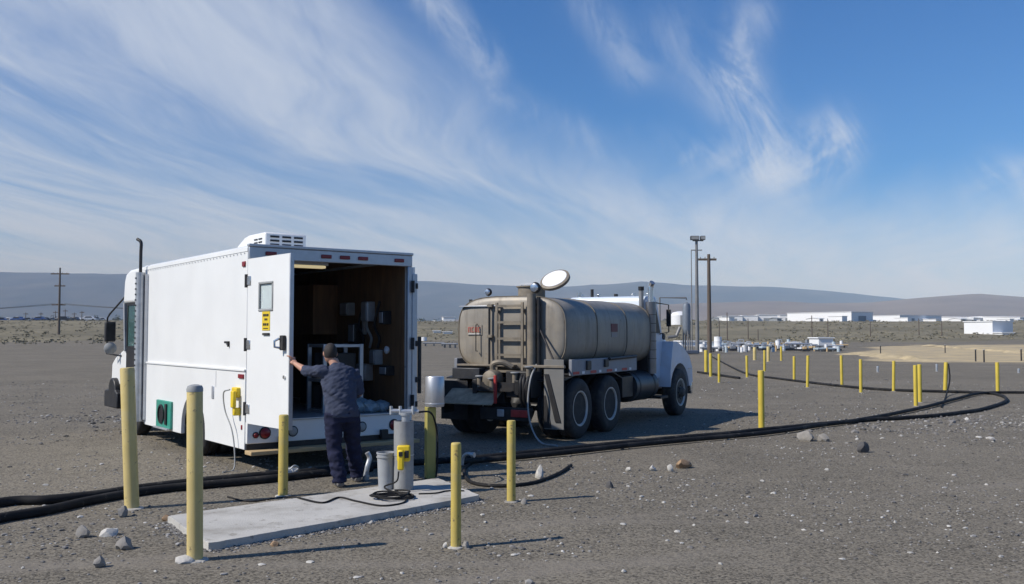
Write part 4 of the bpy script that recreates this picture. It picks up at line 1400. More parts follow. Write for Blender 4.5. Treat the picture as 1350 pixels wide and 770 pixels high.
cab_o = MB().tube(start + cpts[1:] + tailp[1:], .0095, 6).build('cable', HOSE)
tag(cab_o, 'thin black cable coiled on the slab beside the bucket', 'cable')
c2 = MB().tube(spline([G(552, 652, SL_Z) + Vector((0, 0, .008)), G(575, 651, SL_Z) + Vector((0, 0, .008)), G(590, 648, SL_Z) + Vector((0, 0, .008)), G(612, 648, SL_Z) + Vector((0, 0, .008))], 6), .008, 6).build('cable', HOSE)
tag(c2, 'short straight black cable lying across the slab right end', 'cable')

# yellow post that carries a steel drum
p = P(567, 631)
s = p.y / F_PX
sp_ = thing('drum_post', 'olive yellow square post carrying a shiny steel cylinder', 'post', (p.x, p.y, 0), R(20))
OL = pmat('olive_yellow', (.36, .32, .09), .55, 0, .1, 3)
MB().box(-.058, .058, -.058, .058, -.05, .87).build('post', OL, sp_, .008)
MB().box(-.10, .10, -.10, .10, -.02, .012).build('base_plate', BLACK, sp_, .006)
M_ = Matrix.Translation((.055, 0, 0))
DRUMM = pmat('drum_steel', (.55, .56, .58), .42, .7, .04, 4)
dd = MB().lathe([(.02, .872), (.112, .872), (.117, .88), (.117, 1.225), (.11, 1.237), (.02, 1.242)], 28, M_).build('steel_drum', DRUMM, sp_)
MB().lathe([(.1171, .90), (.121, .903), (.121, .915), (.1171, .918)], 28, M_, cap=False).build('drum_hoop', TRIM, dd)
cb = MB().tube(spline([Vector((-.32, -.62, .86)), Vector((-.12, -.4, .84)), Vector((.02, -.12, .72)), Vector((.075, -.05, .5)), Vector((.07, -.07, .2)), Vector((.05, -.09, .03))], 8), .012, 6).build('lead', HOSE, sp_)

# ------------------------------------------------------------------ hoses


def hose(pts, r, label, n=8, lift=0.0):
    q = []
    for (px, py) in pts:
        v = P(px, py)
        q.append(Vector((v.x, v.y, 0)))
    sm = spline(q, 12)
    sm = [Vector((v.x, v.y, TH(v.x, v.y) + r * .9 + lift)) for v in sm]
    o = MB().tube(sm, r, n).build('hose', HOSE)
    tag(o, label, 'hose')
    return o


hose([(-160, 700), (0, 669), (60, 665), (120, 659), (180, 650), (250, 642), (310, 636), (368, 630)], .050, 'thick black hose running from open gravel to the van bumper', 12)
hose([(-160, 726), (-60, 704), (0, 690), (60, 679), (110, 668), (160, 658), (215, 650), (300, 642), (360, 636), (420, 629.5), (490, 622)], .048, 'second black hose converging beside the first near the leaning bollard', 12)
o = hose([(393, 628), (430, 624), (500, 617), (560, 613), (640, 607), (740, 596), (860, 584), (960, 575), (1003, 570), (1130, 557.5), (1185, 554), (1240, 550), (1290, 543), (1318, 535), (1327, 529),
          (1318, 523), (1290, 519.5), (1200, 517), (1140, 513.5), (1090, 508.5), (1030, 501), (985, 494), (955, 480), (935, 469)], .043,
         'long black hose looping back through the far yellow posts', 12)
hose([(600, 616), (740, 602), (860, 589), (1003, 576), (1085, 564), (1130, 558), (1160, 552.5), (1215, 541), (1255, 530), (1290, 521.5), (1330, 520), (1400, 521), (1500, 523)], .040,
     'black hose running alongside the long one and off past the last post', 12, .02)
hose([(920, 492), (948, 496), (975, 500)], .05, 'short black hose end beside the paired yellow posts', 8)
hose([(622, 612), (612, 622), (620, 638), (655, 643), (700, 640), (735, 627), (753, 616)], .022, 'thin black hose curling round the pale blocky stone', 8)
p = P(383, 629)
cl = thing('hose_coupling', 'bright cam lock coupling at the hose end under the bumper', 'coupling', (p.x, p.y, .05), R(60))
MB().lathe([(.052, -.10), (.055, -.02), (.068, -.02), (.068, .03), (.055, .03), (.055, .10), (.04, .10)], 18, Matrix.Rotation(R(90), 4, 'Y')).build('body', STEEL, cl)
for sgn in (-1, 1):
    MB().tube(spline([(0, sgn * .06, .02), (.04, sgn * .09, .06), (-.04, sgn * .10, .10), (-.10, sgn * .08, .06)], 5), .012, 6).build('lever', STEEL, cl)
p = P(482, 633)
ct = thing('hose_coupling', 'metal coupling leaning on the ground behind the man', 'coupling', (p.x, p.y, .0), R(20))
MB().tube(spline([(0, 0, .05), (.02, .0, .16), (.05, .02, .26), (.02, .02, .33)], 6), .03, 10).build('body', STEEL, ct)
MB().lathe([(.04, 0), (.045, .02), (.045, .06), (.03, .06)], 14).build('collar', STEEL, ct)
p = P(616, 619)
ct = thing('pipe_elbow', 'small bright pipe elbow lying by the thin hose curl', 'pipe fitting', (p.x, p.y, .0), R(-30))
MB().tube(spline([(-.08, 0, .05), (-.06, 0, .15), (0, 0, .20), (.09, 0, .19)], 6), .022, 10).build('bend', STEEL, ct)
MB().lathe([(.034, -.02), (.034, .02)], 12, Matrix.Translation((.09, 0, .19)) @ Matrix.Rotation(R(90), 4, 'Y')).build('flange', STEEL, ct)

# ------------------------------------------------------------------ person
PF = Vector((-1.96, 11.0, 0))
FW = Vector((-.36, .93, 0)).normalized()
RT = Vector((FW.y, -FW.x, 0))


def W(r, f, z):
    return RT * r + FW * f + Vector((0, 0, z))


def limb(mb, pts, n=14):
    """pts: (position, half width sideways, half depth)"""
    rings = []
    for i, (p, a, b) in enumerate(pts):
        t = (pts[min(i + 1, len(pts) - 1)][0] - pts[max(i - 1, 0)][0]).normalized()
        u = RT - t * RT.dot(t)
        if u.length < .3:
            u = FW - t * FW.dot(t)
        u.normalize()
        w = t.cross(u).normalized()
        rings.append([p + u * a * math.cos(2 * math.pi * k / n) + w * b * math.sin(2 * math.pi * k / n) for k in range(n)])
    mb.ring_loft(rings)
    return mb


def ball(mb, c, rx, ry, rz):
    prof = [(.001, -1)] + [(math.cos(R(a)), math.sin(R(a))) for a in range(-75, 90, 15)] + [(.001, 1)]
    B = Matrix(((RT.x * rx, FW.x * ry, 0, c.x), (RT.y * rx, FW.y * ry, 0, c.y), (0, 0, rz, c.z), (0, 0, 0, 1)))
    mb.lathe(prof, 18, B)
    return mb


def fuse(mb, name, mat, parent, voxel=.012, smooth_it=4):
    me = bpy.data.meshes.new(name)
    me.from_pydata(mb.v, [], mb.f)
    bm = bmesh.new()
    bm.from_mesh(me)
    bmesh.ops.recalc_face_normals(bm, faces=bm.faces)
    bm.to_mesh(me)
    bm.free()
    o = bpy.data.objects.new(name, me)
    col.objects.link(o)
    m = o.modifiers.new('r', 'REMESH')
    m.mode = 'VOXEL'
    m.voxel_size = voxel
    m2 = o.modifiers.new('s', 'SMOOTH')
    m2.iterations = smooth_it
    m2.factor = .5
    dg = bpy.context.evaluated_depsgraph_get()
    me2 = bpy.data.meshes.new_from_object(o.evaluated_get(dg))
    o.modifiers.clear()
    o.data = me2
    me2.materials.clear()
    me2.materials.append(mat)
    me2.polygons.foreach_set('use_smooth', [True] * len(me2.polygons))
    o.name = name
    o.parent = parent
    return o


man = thing('person', 'person in dark blue shirt and jeans holding the open van door', 'person', PF)
hipL, hipR = W(-.095, .0, .84), W(.095, .02, .84)
kneL, kneR = W(-.085, .05, .46), W(.16, .16, .46)
ankL, ankR = W(-.03, -.04, .085), W(.235, .27, .085)
shL, shR = W(-.235, .09, 1.325), W(.16, .13, 1.31)
neck = W(-.06, .135, 1.39)
headc = W(-.11, .19, 1.53)
# the left hand holds the free edge of the door
door_tip = van.matrix_basis @ (MD @ Vector((DWID + .02, 0, 1.445)))
hand = door_tip - PF
hand.z = 1.435
elbL = (shL + hand) / 2 + Vector((0, 0, -.055)) - FW * .03
wriL = hand + (elbL - hand).normalized() * .085
elbR, wriR = W(.225, .14, 1.05), W(.10, .36, 1.03)

bodyb = MB()
# torso, neck and head
limb(bodyb, [(W(0, .0, .78), .155, .105), (W(0, .0, .88), .17, .12), (W(-.01, .02, .98), .158, .115), (W(-.02, .04, 1.10), .165, .12), (W(-.03, .08, 1.23), .185, .12),
             (W(-.04, .11, 1.33), .165, .095), (neck, .06, .06), (W(-.08, .16, 1.45), .056, .06)], 18)
ball(bodyb, headc, .074, .094, .112)
ball(bodyb, headc + W(0, .03, -.05), .058, .075, .07)
ball(bodyb, headc + W(-.02, .098, -.01), .012, .02, .022)
for s_ in (-1, 1):
    ball(bodyb, headc + W(s_ * .076, -.004, -.005), .010, .019, .032)
for sh, el, wr in ((shL, elbL, wriL), (shR, elbR, wriR)):
    limb(bodyb, [(sh, .058, .058), (sh.lerp(el, .5), .05, .05), (el, .042, .042), (el.lerp(wr, .35), .044, .042), (wr, .028, .026)], 12)
for hp, kn, an in ((hipL, kneL, ankL), (hipR, kneR, ankR)):
    limb(bodyb, [(hp, .088, .09), (hp.lerp(kn, .5), .075, .08), (kn, .056, .058), (kn.lerp(an, .35), .054, .06), (an, .036, .042)], 14)
    limb(bodyb, [(an - FW * .05 + Vector((0, 0, -.04)), .036, .04), (an + FW * .06 + Vector((0, 0, -.045)), .042, .03), (an + FW * .16 + Vector((0, 0, -.058)), .038, .02)], 12)
# hands: palm, four fingers curled round the edge, thumb on the near side
dn = (door_tip - (van.matrix_basis @ (MD @ Vector((0, 0, 1.445))))).normalized()     # along the leaf, outwards
dpn = Vector((-dn.y, dn.x, 0))
if dpn.dot(FW) < 0:
    dpn = -dpn
palm = hand + dn * .035
limb(bodyb, [(wriL, .03, .024), (wriL.lerp(palm, .5), .042, .022), (palm, .044, .02)], 12)
for k, ln in enumerate((.075, .085, .08, .065)):
    b0 = palm + Vector((0, 0, .036 - k * .023))
    fp = [b0, b0 + dpn * .035 - dn * .012, b0 + dpn * .045 - dn * (.02 + ln * .45), b0 + dpn * .038 - dn * (.03 + ln * .75)]
    bodyb.tube(fp, [.011, .0105, .0095, .008], 8)
tb0 = palm + Vector((0, 0, .038)) - dpn * .01
bodyb.tube([tb0, tb0 - dpn * .03 + Vector((0, 0, .02)) - dn * .015, tb0 - dpn * .038 + Vector((0, 0, .024)) - dn * .06], [.013, .012, .009], 8)
pr = wriR + (wriR - elbR).normalized() * .07
limb(bodyb, [(wriR, .026, .026), (wriR.lerp(pr, .5), .034, .03), (pr, .036, .024)], 12)
for k in range(4):
    b0 = pr + Vector((0, 0, .03 - k * .02))
    bodyb.tube([b0, b0 + FW * .035, b0 + FW * .055 - RT * .02, b0 + FW * .05 - RT * .045], [.011, .01, .0095, .008], 8)
bodyb.tube([pr + Vector((0, 0, .035)), pr + Vector((0, 0, .055)) + FW * .02, pr + Vector((0, 0, .055)) + FW * .055], [.012, .011, .009], 8)
fuse(bodyb, 'body', SKIN, man, .008, 2)

sh_ = MB()
limb(sh_, [(W(0, .0, .80), .192, .142), (W(0, .0, .86), .196, .148), (W(-.01, .02, .96), .186, .142), (W(-.02, .04, 1.08), .190, .142), (W(-.03, .08, 1.21), .208, .145),
           (W(-.04, .11, 1.32), .195, .118), (W(-.055, .13, 1.375), .110, .085), (W(-.06, .14, 1.405), .072, .070)], 22)
limb(sh_, [(shL + W(.06, 0, -.01), .085, .085), (shL, .080, .08), (shL.lerp(elbL, .5), .072, .07), (shL.lerp(elbL, .97), .068, .062), (elbL.lerp(wriL, .18), .058, .054)], 14)
limb(sh_, [(shR + W(-.06, 0, -.01), .085, .085), (shR, .080, .08), (shR.lerp(elbR, .5), .072, .07), (shR.lerp(elbR, .97), .068, .062), (elbR.lerp(wriR, .18), .058, .054)], 14)
shirt = fuse(sh_, 'shirt', SHIRT, man, .012, 3)
for v in shirt.data.vertices:
    c = v.co
    q_ = c.x * .6 + c.z * 1.0
    k = .016 * mnoise.noise(Vector((c.x * 7, c.y * 7, q_ * 17))) + .010 * mnoise.noise(Vector((c.x * 16, c.y * 16, (c.z - c.x * .5) * 34)))
    v.co = c + v.normal * k
tr_ = MB()
limb(tr_, [(W(0, .0, .74), .16, .125), (W(0, .0, .82), .178, .135), (W(0, .0, .90), .172, .130)], 20)
for hp, kn, an in ((hipL, kneL, ankL), (hipR, kneR, ankR)):
    limb(tr_, [(hp + Vector((0, 0, .02)), .112, .125), (hp.lerp(kn, .45), .106, .115), (kn, .090, .094), (kn.lerp(an, .45), .088, .094), (an + Vector((0, 0, .03)), .080, .090), (an + Vector((0, 0, -.03)), .082, .090)], 16)
jeans = fuse(tr_, 'trousers', JEANS, man, .012, 3)
for v in jeans.data.vertices:
    c = v.co
    low = 1.6 if c.z < .3 else 1.0
    v.co = c + v.normal * low * (.014 * mnoise.noise(Vector((c.x * 8, c.y * 8, c.z * 16))) + .008 * mnoise.noise(Vector((c.x * 20, c.y * 20, c.z * 30))))
for an in (ankL, ankR):
    sb = MB()
    limb(sb, [(an - FW * .075 + Vector((0, 0, -.045)), .036, .030), (an - FW * .05 + Vector((0, 0, -.035)), .046, .048), (an + FW * .05 + Vector((0, 0, -.04)), .050, .045),
              (an + FW * .14 + Vector((0, 0, -.052)), .050, .033), (an + FW * .20 + Vector((0, 0, -.062)), .034, .020)], 14)
    so = fuse(sb, 'shoe', SHOE, man, .009, 2)
hb = MB()
ball(hb, headc + W(0, -.010, .014), .080, .098, .108)
hr = fuse(hb, 'hair', HAIR, man, .008, 2)
# cut the hair away from the face and neck
bm = bmesh.new()
bm.from_mesh(hr.data)
bmesh.ops.delete(bm, geom=[v for v in bm.verts if (v.co - headc).z < -.055 or (v.co - headc).dot(FW) > .075 - .0 and (v.co - headc).z < .05 or ((v.co - headc).dot(FW) > -.005 and (v.co - headc).z < .012)], context='VERTS')
bm.to_mesh(hr.data)
bm.free()


# ------------------------------------------------------------------ poles and wires


def utility_pole(px, base, top, label, arms, mat=POLEW, r=.16, dist=None, lamps=False):
    p = P(px, base) if dist is None else at(px, dist)
    s = p.y / F_PX
    h = (base - top) * s if dist is None else CAM_H + (HORIZON - top) * s - p.z
    t = thing('utility_pole', label, 'utility pole', p, 0)
    MB().cyl((0, 0, -.3), (0, 0, h), r, r * .62, n=12).build('pole', mat, t)
    for (f, w, q) in arms:
        a = MB().box(-w * s * (1 - q), w * s * q, -.08, .08, h - f * s - .10, h - f * s + .10).build('crossarm', mat, t)
        for k in range(4):
            x = -w * s * (1 - q) + w * s * (k + .5) / 4
            MB().lathe([(.03, 0), (.05, .05), (.06, .10), (.03, .16)], 8, Matrix.Translation((x, 0, h - f * s + .10))).build('insulator', GREY, a)
    return t, p, h


lp1, q1, h1 = utility_pole(78, 449, 353, 'tall dark utility pole with three crossarms on open ground', [(8, 24, .5), (24, 14, .5), (49, 18, .45)], r=.22, dist=165)
lp2, q2, h2 = utility_pole(935, 470, 335, 'wooden utility pole with one wide crossarm by yard equipment', [(7, 24, .42)], r=.24, dist=92)
lp3, q3, h3 = utility_pole(919, 466, 316, 'tall grey floodlight mast beside the wooden utility pole', [], mat=POLEM, r=.20, dist=88)
lp3.name = 'floodlight_mast'
lp3['category'] = 'light mast'
s3 = 88 / F_PX
bx('head_frame', POLEM, lp3, -5 * s3, 9 * s3, -.1, .1, h3 - .12, h3 - .02, .02)
for x in (-5, 0, 8):
    fl_ = MB().box(x * s3 - .22, x * s3 + .22, -.30, .15, h3 - .02, h3 + .36).build('floodlight', BLACK, lp3, .04)
    MB().box(x * s3 - .18, x * s3 + .18, -.315, -.301, h3 + .02, h3 + .32).build('lens', GREY, fl_)
bx('platform', POLEM, lp3, -.5, .5, -.1, .1, h3 - 1.0, h3 - .92)
lp4, q4, h4 = utility_pole(912, 466, 330, 'thin grey aerial mast close beside the floodlight mast', [], mat=POLEM, r=.06, dist=87)
lp4['category'] = 'mast'
lp4.name = 'aerial_mast'


def wire(a, b, sag, r, label):
    a, b = Vector(a), Vector(b)
    pts = []
    for k in range(25):
        t = k / 24
        v = a.lerp(b, t)
        v.z -= sag * 4 * t * (1 - t)
        pts.append(v)
    o = MB().tube(pts, r, 5).build('power_line', BLACK)
    tag(o, label, 'power line', 'overhead lines')


GW = 'thin black overhead wire strung to the tall dark utility pole'
zq = q1.z + h1 - 49 * 165 / F_PX
for k, dx_ in enumerate((-1.0, 1.0)):
    wire((q1.x + dx_, q1.y, zq + .2), (q1.x - 60, q1.y + 10, zq - .5), 1.0, .035, GW)
    wire((q1.x + dx_, q1.y, zq + .2), (q1.x + 62, q1.y - 6, zq - 1.0), 1.0, .035, GW)

# ------------------------------------------------------------------ distant buildings, vehicles, yard equipment


def block(name, px, base, w, h, depth, rz, label, cat, group=None, wall=BWHITE, door_n=0, roof='flat', lift=0.0, dist=None):
    p = P(px, base) if dist is None else at(px, dist)
    s = p.y / F_PX
    W_, H_ = w * s, h * s
    t = thing(name, label, cat, p - Vector((0, 0, .15)), rz, group)
    if roof == 'gable':
        MB().prism([(-depth / 2, 0), (depth / 2, 0), (depth / 2, H_ * .78), (0, H_), (-depth / 2, H_ * .78)], 'x', -W_ / 2, W_ / 2).build('wall', wall, t)
        for sy in (-1, 1):
            MB().prism([(sy * (depth / 2 + .3), H_ * .78 - .02), (0, H_ + .03), (0, H_ + .18), (sy * (depth / 2 + .3), H_ * .78 + .13)], 'x', -W_ / 2 - .2, W_ / 2 + .2).build('roof', wall, t)
    else:
        MB().box(-W_ / 2, W_ / 2, -depth / 2, depth / 2, 0, H_).build('wall', wall, t)
        MB().box(-W_ / 2 - .15, W_ / 2 + .15, -depth / 2 - .15, depth / 2 + .15, H_ + .003, H_ + .14).build('roof', wall, t)
    for k in range(door_n):
        x = -W_ / 2 + W_ * (k + .5) / door_n
        dw = min(W_ / door_n * .45, 4.0)
        MB().box(x - dw / 2, x + dw / 2, -depth / 2 - .06, -depth / 2 - .005, .15, H_ * .62).build('door', BGREY, t)
    return t


RB = R(20)
WL = 'white metal sided warehouse on the low rise, seen past the yard'
for i, (px, base, w, h, dep, dn_) in enumerate(((962, 421, 26, 8, 14, 1), (985, 421, 20, 9, 14, 0), (1008, 421, 24, 10, 14, 1), (1036, 421, 24, 10, 14, 1), (1060, 422, 22, 10, 14, 1))):
    block('warehouse', px, base, w, h, dep, R(-6), 'small white warehouse in the close row on the low rise', 'warehouse', 'row of small warehouses', door_n=dn_, dist=335 + i)
block('warehouse', 1093, 422, 44, 12.5, 26, R(34), 'large white warehouse with long lit wall at the end of the row', 'warehouse', dist=322, door_n=1)
block('warehouse', 1166, 419, 74, 9.5, 34, R(26), 'longest low white warehouse behind the others on the rise', 'warehouse', dist=365, door_n=2)
block('warehouse', 1252, 419, 46, 9, 32, R(26), 'white gabled warehouse right of the longest one', 'warehouse', dist=372, roof='gable', door_n=1)
block('warehouse', 1308, 419, 44, 9, 32, R(26), 'white gabled warehouse above the lone white shed', 'warehouse', dist=360, roof='gable', door_n=2)
for i, (px, w, h, d_) in enumerate(((958, 8, 5, 300), (972, 6, 4, 352), (1000, 9, 6, 350), (1022, 6, 5, 310), (1048, 8, 6, 356), (1074, 7, 5, 305), (1128, 8, 5, 330), (1146, 6, 4, 345), (1190, 7, 6, 335), (1219, 6, 5, 350), (1229, 5, 4, 330),
                                     (1276, 7, 4, 340), (1284, 5, 4, 352), (1336, 9, 5, 335), (1348, 7, 6, 350), (945, 10, 5, 320), (1104, 9, 7, 300), (1262, 8, 5, 310), (1325, 6, 4, 305))):
    block('shed', px, 421, w, h, 6, R(18 + 9 * math.sin(i * 1.7)), 'little %s shed dotted among the warehouses on the rise' % ('white', 'grey')[i % 4 == 3], 'shed', 'little sheds on the rise', wall=BGREY if i % 4 == 3 else BWHITE, dist=d_, roof='gable' if i % 2 else 'flat', door_n=i % 2)
block('shed', 1303, 440, 36, 16.5, 6, R(22), 'lone white metal shed standing on the grassy slope', 'shed', door_n=0)
block('trailer', 1082, 460, 20, 13, 2.6, R(8), 'plain white box trailer at the edge of the yard', 'trailer', dist=118)
block('trailer', 591, 424, 15, 7.5, 5, R(10), 'small white building far behind, beside the tanker', 'building', dist=330).name = 'white_building'
block('shed', 577, 419, 10, 5, 6, R(14), 'tiny white shed far beyond the gap between van and tanker', 'shed', dist=380)
block('shed', 556, 420, 7, 3.5, 5, R(14), 'tiny low white hut right beside the van door edge', 'shed', dist=380)
block('trailer', 910, 447, 34, 7, 3, R(6), 'long low white trailer behind the truck hood', 'trailer', dist=125)
block('trailer', 1322, 441, 16, 3, 3, R(6), 'flat pale trailer parked beside the lone white shed', 'trailer')
for (px, base, w, h, d_) in ((576, 440, 10, 3, 190), (590, 442, 12, 3, 185)):
    block('trailer', px, base, w, h, 2.4, R(5), 'flat pale trailer far off between van and tanker', 'trailer', 'far pale trailers', dist=d_)


def far_car(px, d, colr, label, L_=4.4):
    p = at(px, d)
    t = thing('parked_car', label, 'car', p, R(rnd.uniform(-20, 20)), 'cars parked far off on the left rise')
    MB().prism([(-L_ / 2, .35), (-L_ / 2, .85), (-L_ * .30, .95), (-L_ * .18, 1.45), (L_ * .20, 1.45), (L_ * .33, .95), (L_ / 2, .82), (L_ / 2, .35)], 'y', -.85, .85).build('body', colr, t, .06)
    for x in (-L_ * .31, L_ * .31):
        for y in (-.78, .78):
            MB().cyl((x, y - .1, .32), (x, y + .1, .32), .32, n=12).build('wheel', DARK, t)
    MB().prism([(-L_ * .26, .98), (-L_ * .165, 1.38), (L_ * .18, 1.38), (L_ * .28, .98)], 'y', -.86, -.852).build('window', BLACK, t)
    return t


cc = {'blue': pmat('car_blue', (.03, .06, .18), .3), 'white': pmat('car_white', (.75, .76, .78), .3), 'dark': pmat('car_dark', (.03, .035, .05), .3), 'silver': pmat('car_silver', (.40, .42, .45), .3, .4)}
for i, (px, w, h, d_) in enumerate(((6, 18, 5, 420), (30, 12, 4, 430), (50, 16, 5, 415), (66, 8, 6, 440), (92, 14, 5, 425), (112, 9, 6, 410), (121, 10, 4, 430), (131, 8, 5, 420), (144, 10, 5, 435), (-20, 16, 5, 420))):
    block('shed', px, 425, w, h, 7, R(10 * math.sin(i * 2.3)), 'low far %s building in the strip behind the parked cars' % ('white', 'grey', 'white')[i % 3], 'building', 'far strip of low buildings', wall=(BWHITE, BGREY, BWHITE)[i % 3], dist=d_, door_n=1)
cars = [(2, 'blue'), (12, 'white'), (24, 'blue'), (36, 'silver'), (44, 'dark'), (52, 'blue'), (60, 'dark'), (67, 'dark'), (84, 'dark'), (98, 'dark'), (103, 'white'), (117, 'white'), (126, 'silver'), (134, 'white')]
for i, (px, c_) in enumerate(cars):
    far_car(px, 300 + 14 * math.sin(i * 2.1), cc[c_], {'blue': 'dark blue car parked far off on the low rise', 'white': 'white car parked far off on the low rise',
                                                         'dark': 'near black car parked far off on the low rise', 'silver': 'silver car parked far off on the low rise'}[c_])
for (px, top, d) in ((34, 412, 300), (54, 412, 290), (73, 410, 310), (86, 408, 290), (98, 412, 300), (108, 410, 280), (125, 424, 240)):
    t, _, _ = utility_pole(px, 430, top, 'thin far pole rising among the parked cars on the rise', [(2, 6, .5)], r=.14, dist=d)
    t['group'] = 'far poles on the left rise'
for (px, top, d) in ((948, 421, 150), (958.5, 412, 150), (986, 420, 155), (999, 434, 150), (1070, 416, 150), (1091, 420, 160), (1147, 424, 160), (1211, 420, 165), (905, 404, 150), (1241, 424, 160)):
    t, _, _ = utility_pole(px, 450, top, 'slender dark post standing along the foot of the grassy slope', [], r=.10, dist=d)
    t.name = 'fence_post'
    t['category'] = 'post'
    t['group'] = 'posts along the slope foot'

# yard equipment behind the truck hood
EQ0 = pmat('skid_blue_grey', (.10, .12, .16), .6)
vs_ = thing('process_vessel', 'upright grey process vessel on legs behind the truck hood', 'vessel', at(905, 84), R(10))
MB().lathe([(.05, 1.6), (.32, 1.9), (.36, 2.2), (.36, 4.2), (.3, 4.45), (.1, 4.6)], 20).build('shell', pmat('vessel_grey', (.20, .23, .27), .5, .3), vs_)
for a in range(4):
    MB().cyl((.3 * math.cos(a * 1.57), .3 * math.sin(a * 1.57), 0), (.3 * math.cos(a * 1.57), .3 * math.sin(a * 1.57), 2.1), .07, n=8).build('leg', POLEM, vs_)
MB().tube([(0, 0, 4.8), (0, 0, 5.0), (-2.4, .2, 5.0), (-2.4, .2, 0)], .08, 8).build('vent_pipe', POLEM, vs_)
MB().tube([(-.6, 0, 2.4), (-1.0, -.1, 1.6), (-1.8, -.1, 1.5)], .14, 8).build('branch_pipe', POLEM, vs_)
bx('skid', EQ0, vs_, -1.2, .9, -.6, .6, .05, .35, .05)
tb = thing('white_tank', 'round white storage tank on the rise past the truck hood', 'tank', at(896, 240), 0)
MB().lathe([(2.3, 0), (2.3, 2.4), (1.8, 3.1), (.6, 3.4), (.05, 3.45)], 24).build('shell', BWHITE, tb)
bx('ladder', GREY, tb, -.25, .25, -2.36, -2.31, .1, 2.4)


def skid(px, base, w, h, mat, label, d, kind):
    """small yard machines: pump skids, pipe racks, drums"""
    p = at(px, d)
    s = d / F_PX
    W_, H_ = w * s, h * s
    t = thing(kind, label, kind.replace('_', ' '), p, R(rnd.uniform(-15, 15)), 'yard equipment on the gravel edge')
    if kind == 'pump_skid':
        MB().box(-W_ / 2, W_ / 2, -.6, .6, .05, .22).build('base_frame', BLACK, t)
        MB().box(-W_ * .42, W_ * .10, -.45, .45, .23, H_ * .8).build('housing', mat, t, .05)
        MB().cyl((W_ * .14, 0, H_ * .4), (W_ * .45, 0, H_ * .4), H_ * .22, n=14).build('motor', POLEM, t)
        MB().tube([(-W_ * .2, 0, H_ * .8), (-W_ * .2, 0, H_), (W_ * .3, 0, H_), (W_ * .3, 0, H_ * .5)], .07, 8).build('pipe', STEEL, t)
    elif kind == 'pipe_rack':
        for x in (-W_ / 2, 0, W_ / 2):
            MB().box(x - .05, x + .05, -.5, .5, 0, H_).build('stand', POLEM, t)
        for k in range(4):
            MB().cyl((-W_ / 2 - .3, -.35 + k * .23, H_ + .1), (W_ / 2 + .3, -.35 + k * .23, H_ + .1), .1, n=10).build('pipe', mat, t)
    else:
        MB().lathe([(W_ / 2, 0), (W_ / 2, H_ * .33), (W_ / 2 * 1.04, H_ * .34), (W_ / 2, H_ * .36), (W_ / 2, H_ * .66), (W_ / 2 * 1.04, H_ * .67), (W_ / 2, H_ * .69), (W_ / 2, H_), (.02, H_)], 18).build('drum_shell', mat, t)
        MB().lathe([(W_ / 2 * .3, H_ + .003), (W_ / 2 * .3, H_ + .05), (.02, H_ + .06)], 12).build('lid', GREY, t)
    return t


LTBLUE = pmat('equipment_pale_blue', (.42, .50, .55), .5)
EQG = pmat('equipment_grey', (.22, .24, .27), .6, .2)
for (px, base, w, h, m, d, k, lb) in (
        (946, 466, 10, 19, BWHITE, 100, 'storage_drum', 'tall white drum in the yard beside the wooden utility pole'),
        (955, 466, 12, 12, LTBLUE, 104, 'pump_skid', 'pale blue pump unit in the yard near the wooden utility pole'),
        (968, 466, 14, 9, EQG, 100, 'pump_skid', 'dark grey low pump unit among yard equipment'),
        (981, 466, 6, 8, BWHITE, 98, 'storage_drum', 'short white drum among yard equipment'),
        (995, 464, 14, 6, STEEL, 104, 'pipe_rack', 'low steel pipe rack behind the pale posts'),
        (1025, 461, 6, 13, BWHITE, 104, 'storage_drum', 'upright white drum behind the low dark skid'),
        (1036, 466, 22, 9, EQG, 101, 'pump_skid', 'dark low skid in front of the upright white drum'),
        (1052, 463, 18, 7, STEEL, 104, 'pipe_rack', 'steel pipe rack next to the box trailer'),
        (1066, 462, 12, 8, LTBLUE, 106, 'pump_skid', 'pale blue unit touching the end of the box trailer'),
        (1098, 464, 16, 5, STEEL, 102, 'pipe_rack', 'pipe rack right past the box trailer'),
        (926, 466, 10, 10, BWHITE, 96, 'storage_drum', 'white drum standing between the mast and the truck hood'),
        (893, 466, 8, 9, TIMBER, 80, 'storage_drum', 'tan drum peeking over the truck hood'),
        (559, 452, 8, 5, BWHITE, 150, 'storage_drum', 'white drum far off right behind the van'),
        (593, 460, 14, 4, EQG, 118, 'pipe_rack', 'dark pipe rack beyond the gap between van and tanker'),
        (572, 457, 22, 3, EQG, 126, 'pipe_rack', 'long low dark pipe rack far between van and tanker')):
    skid(px, base, w, h, m, lb, d, k)
for i in range(80):
    px = 928 + 182 * ((i * .6180339) % 1.0)
    k = ('storage_drum', 'pipe_rack', 'pump_skid', 'storage_drum')[i % 4]
    w, h = {'storage_drum': (rnd.uniform(2.5, 4.5), rnd.uniform(4, 9)), 'pipe_rack': (rnd.uniform(8, 18), rnd.uniform(2, 4)), 'pump_skid': (rnd.uniform(7, 14), rnd.uniform(5, 9))}[k]
    ci = rnd.randrange(5)
    m, cn = ((BWHITE, 'white'), (EQG, 'dark grey'), (STEEL, 'steel grey'), (LTBLUE, 'pale blue'), (TIMBER, 'tan'))[ci]
    t = skid(px, 460, w, h, m, 'small %s %s in the jumble of far yard equipment' % (cn, {'storage_drum': 'drum', 'pipe_rack': 'pipe rack', 'pump_skid': 'pump unit'}[k]), 92 + 34 * rnd.random(), k)
    t['group'] = 'jumble of yard equipment'
SANDM = pmat('sand_heap', (.46, .37, .22), .95, 0, .25, 1.5, bump=.4, bscale=12)
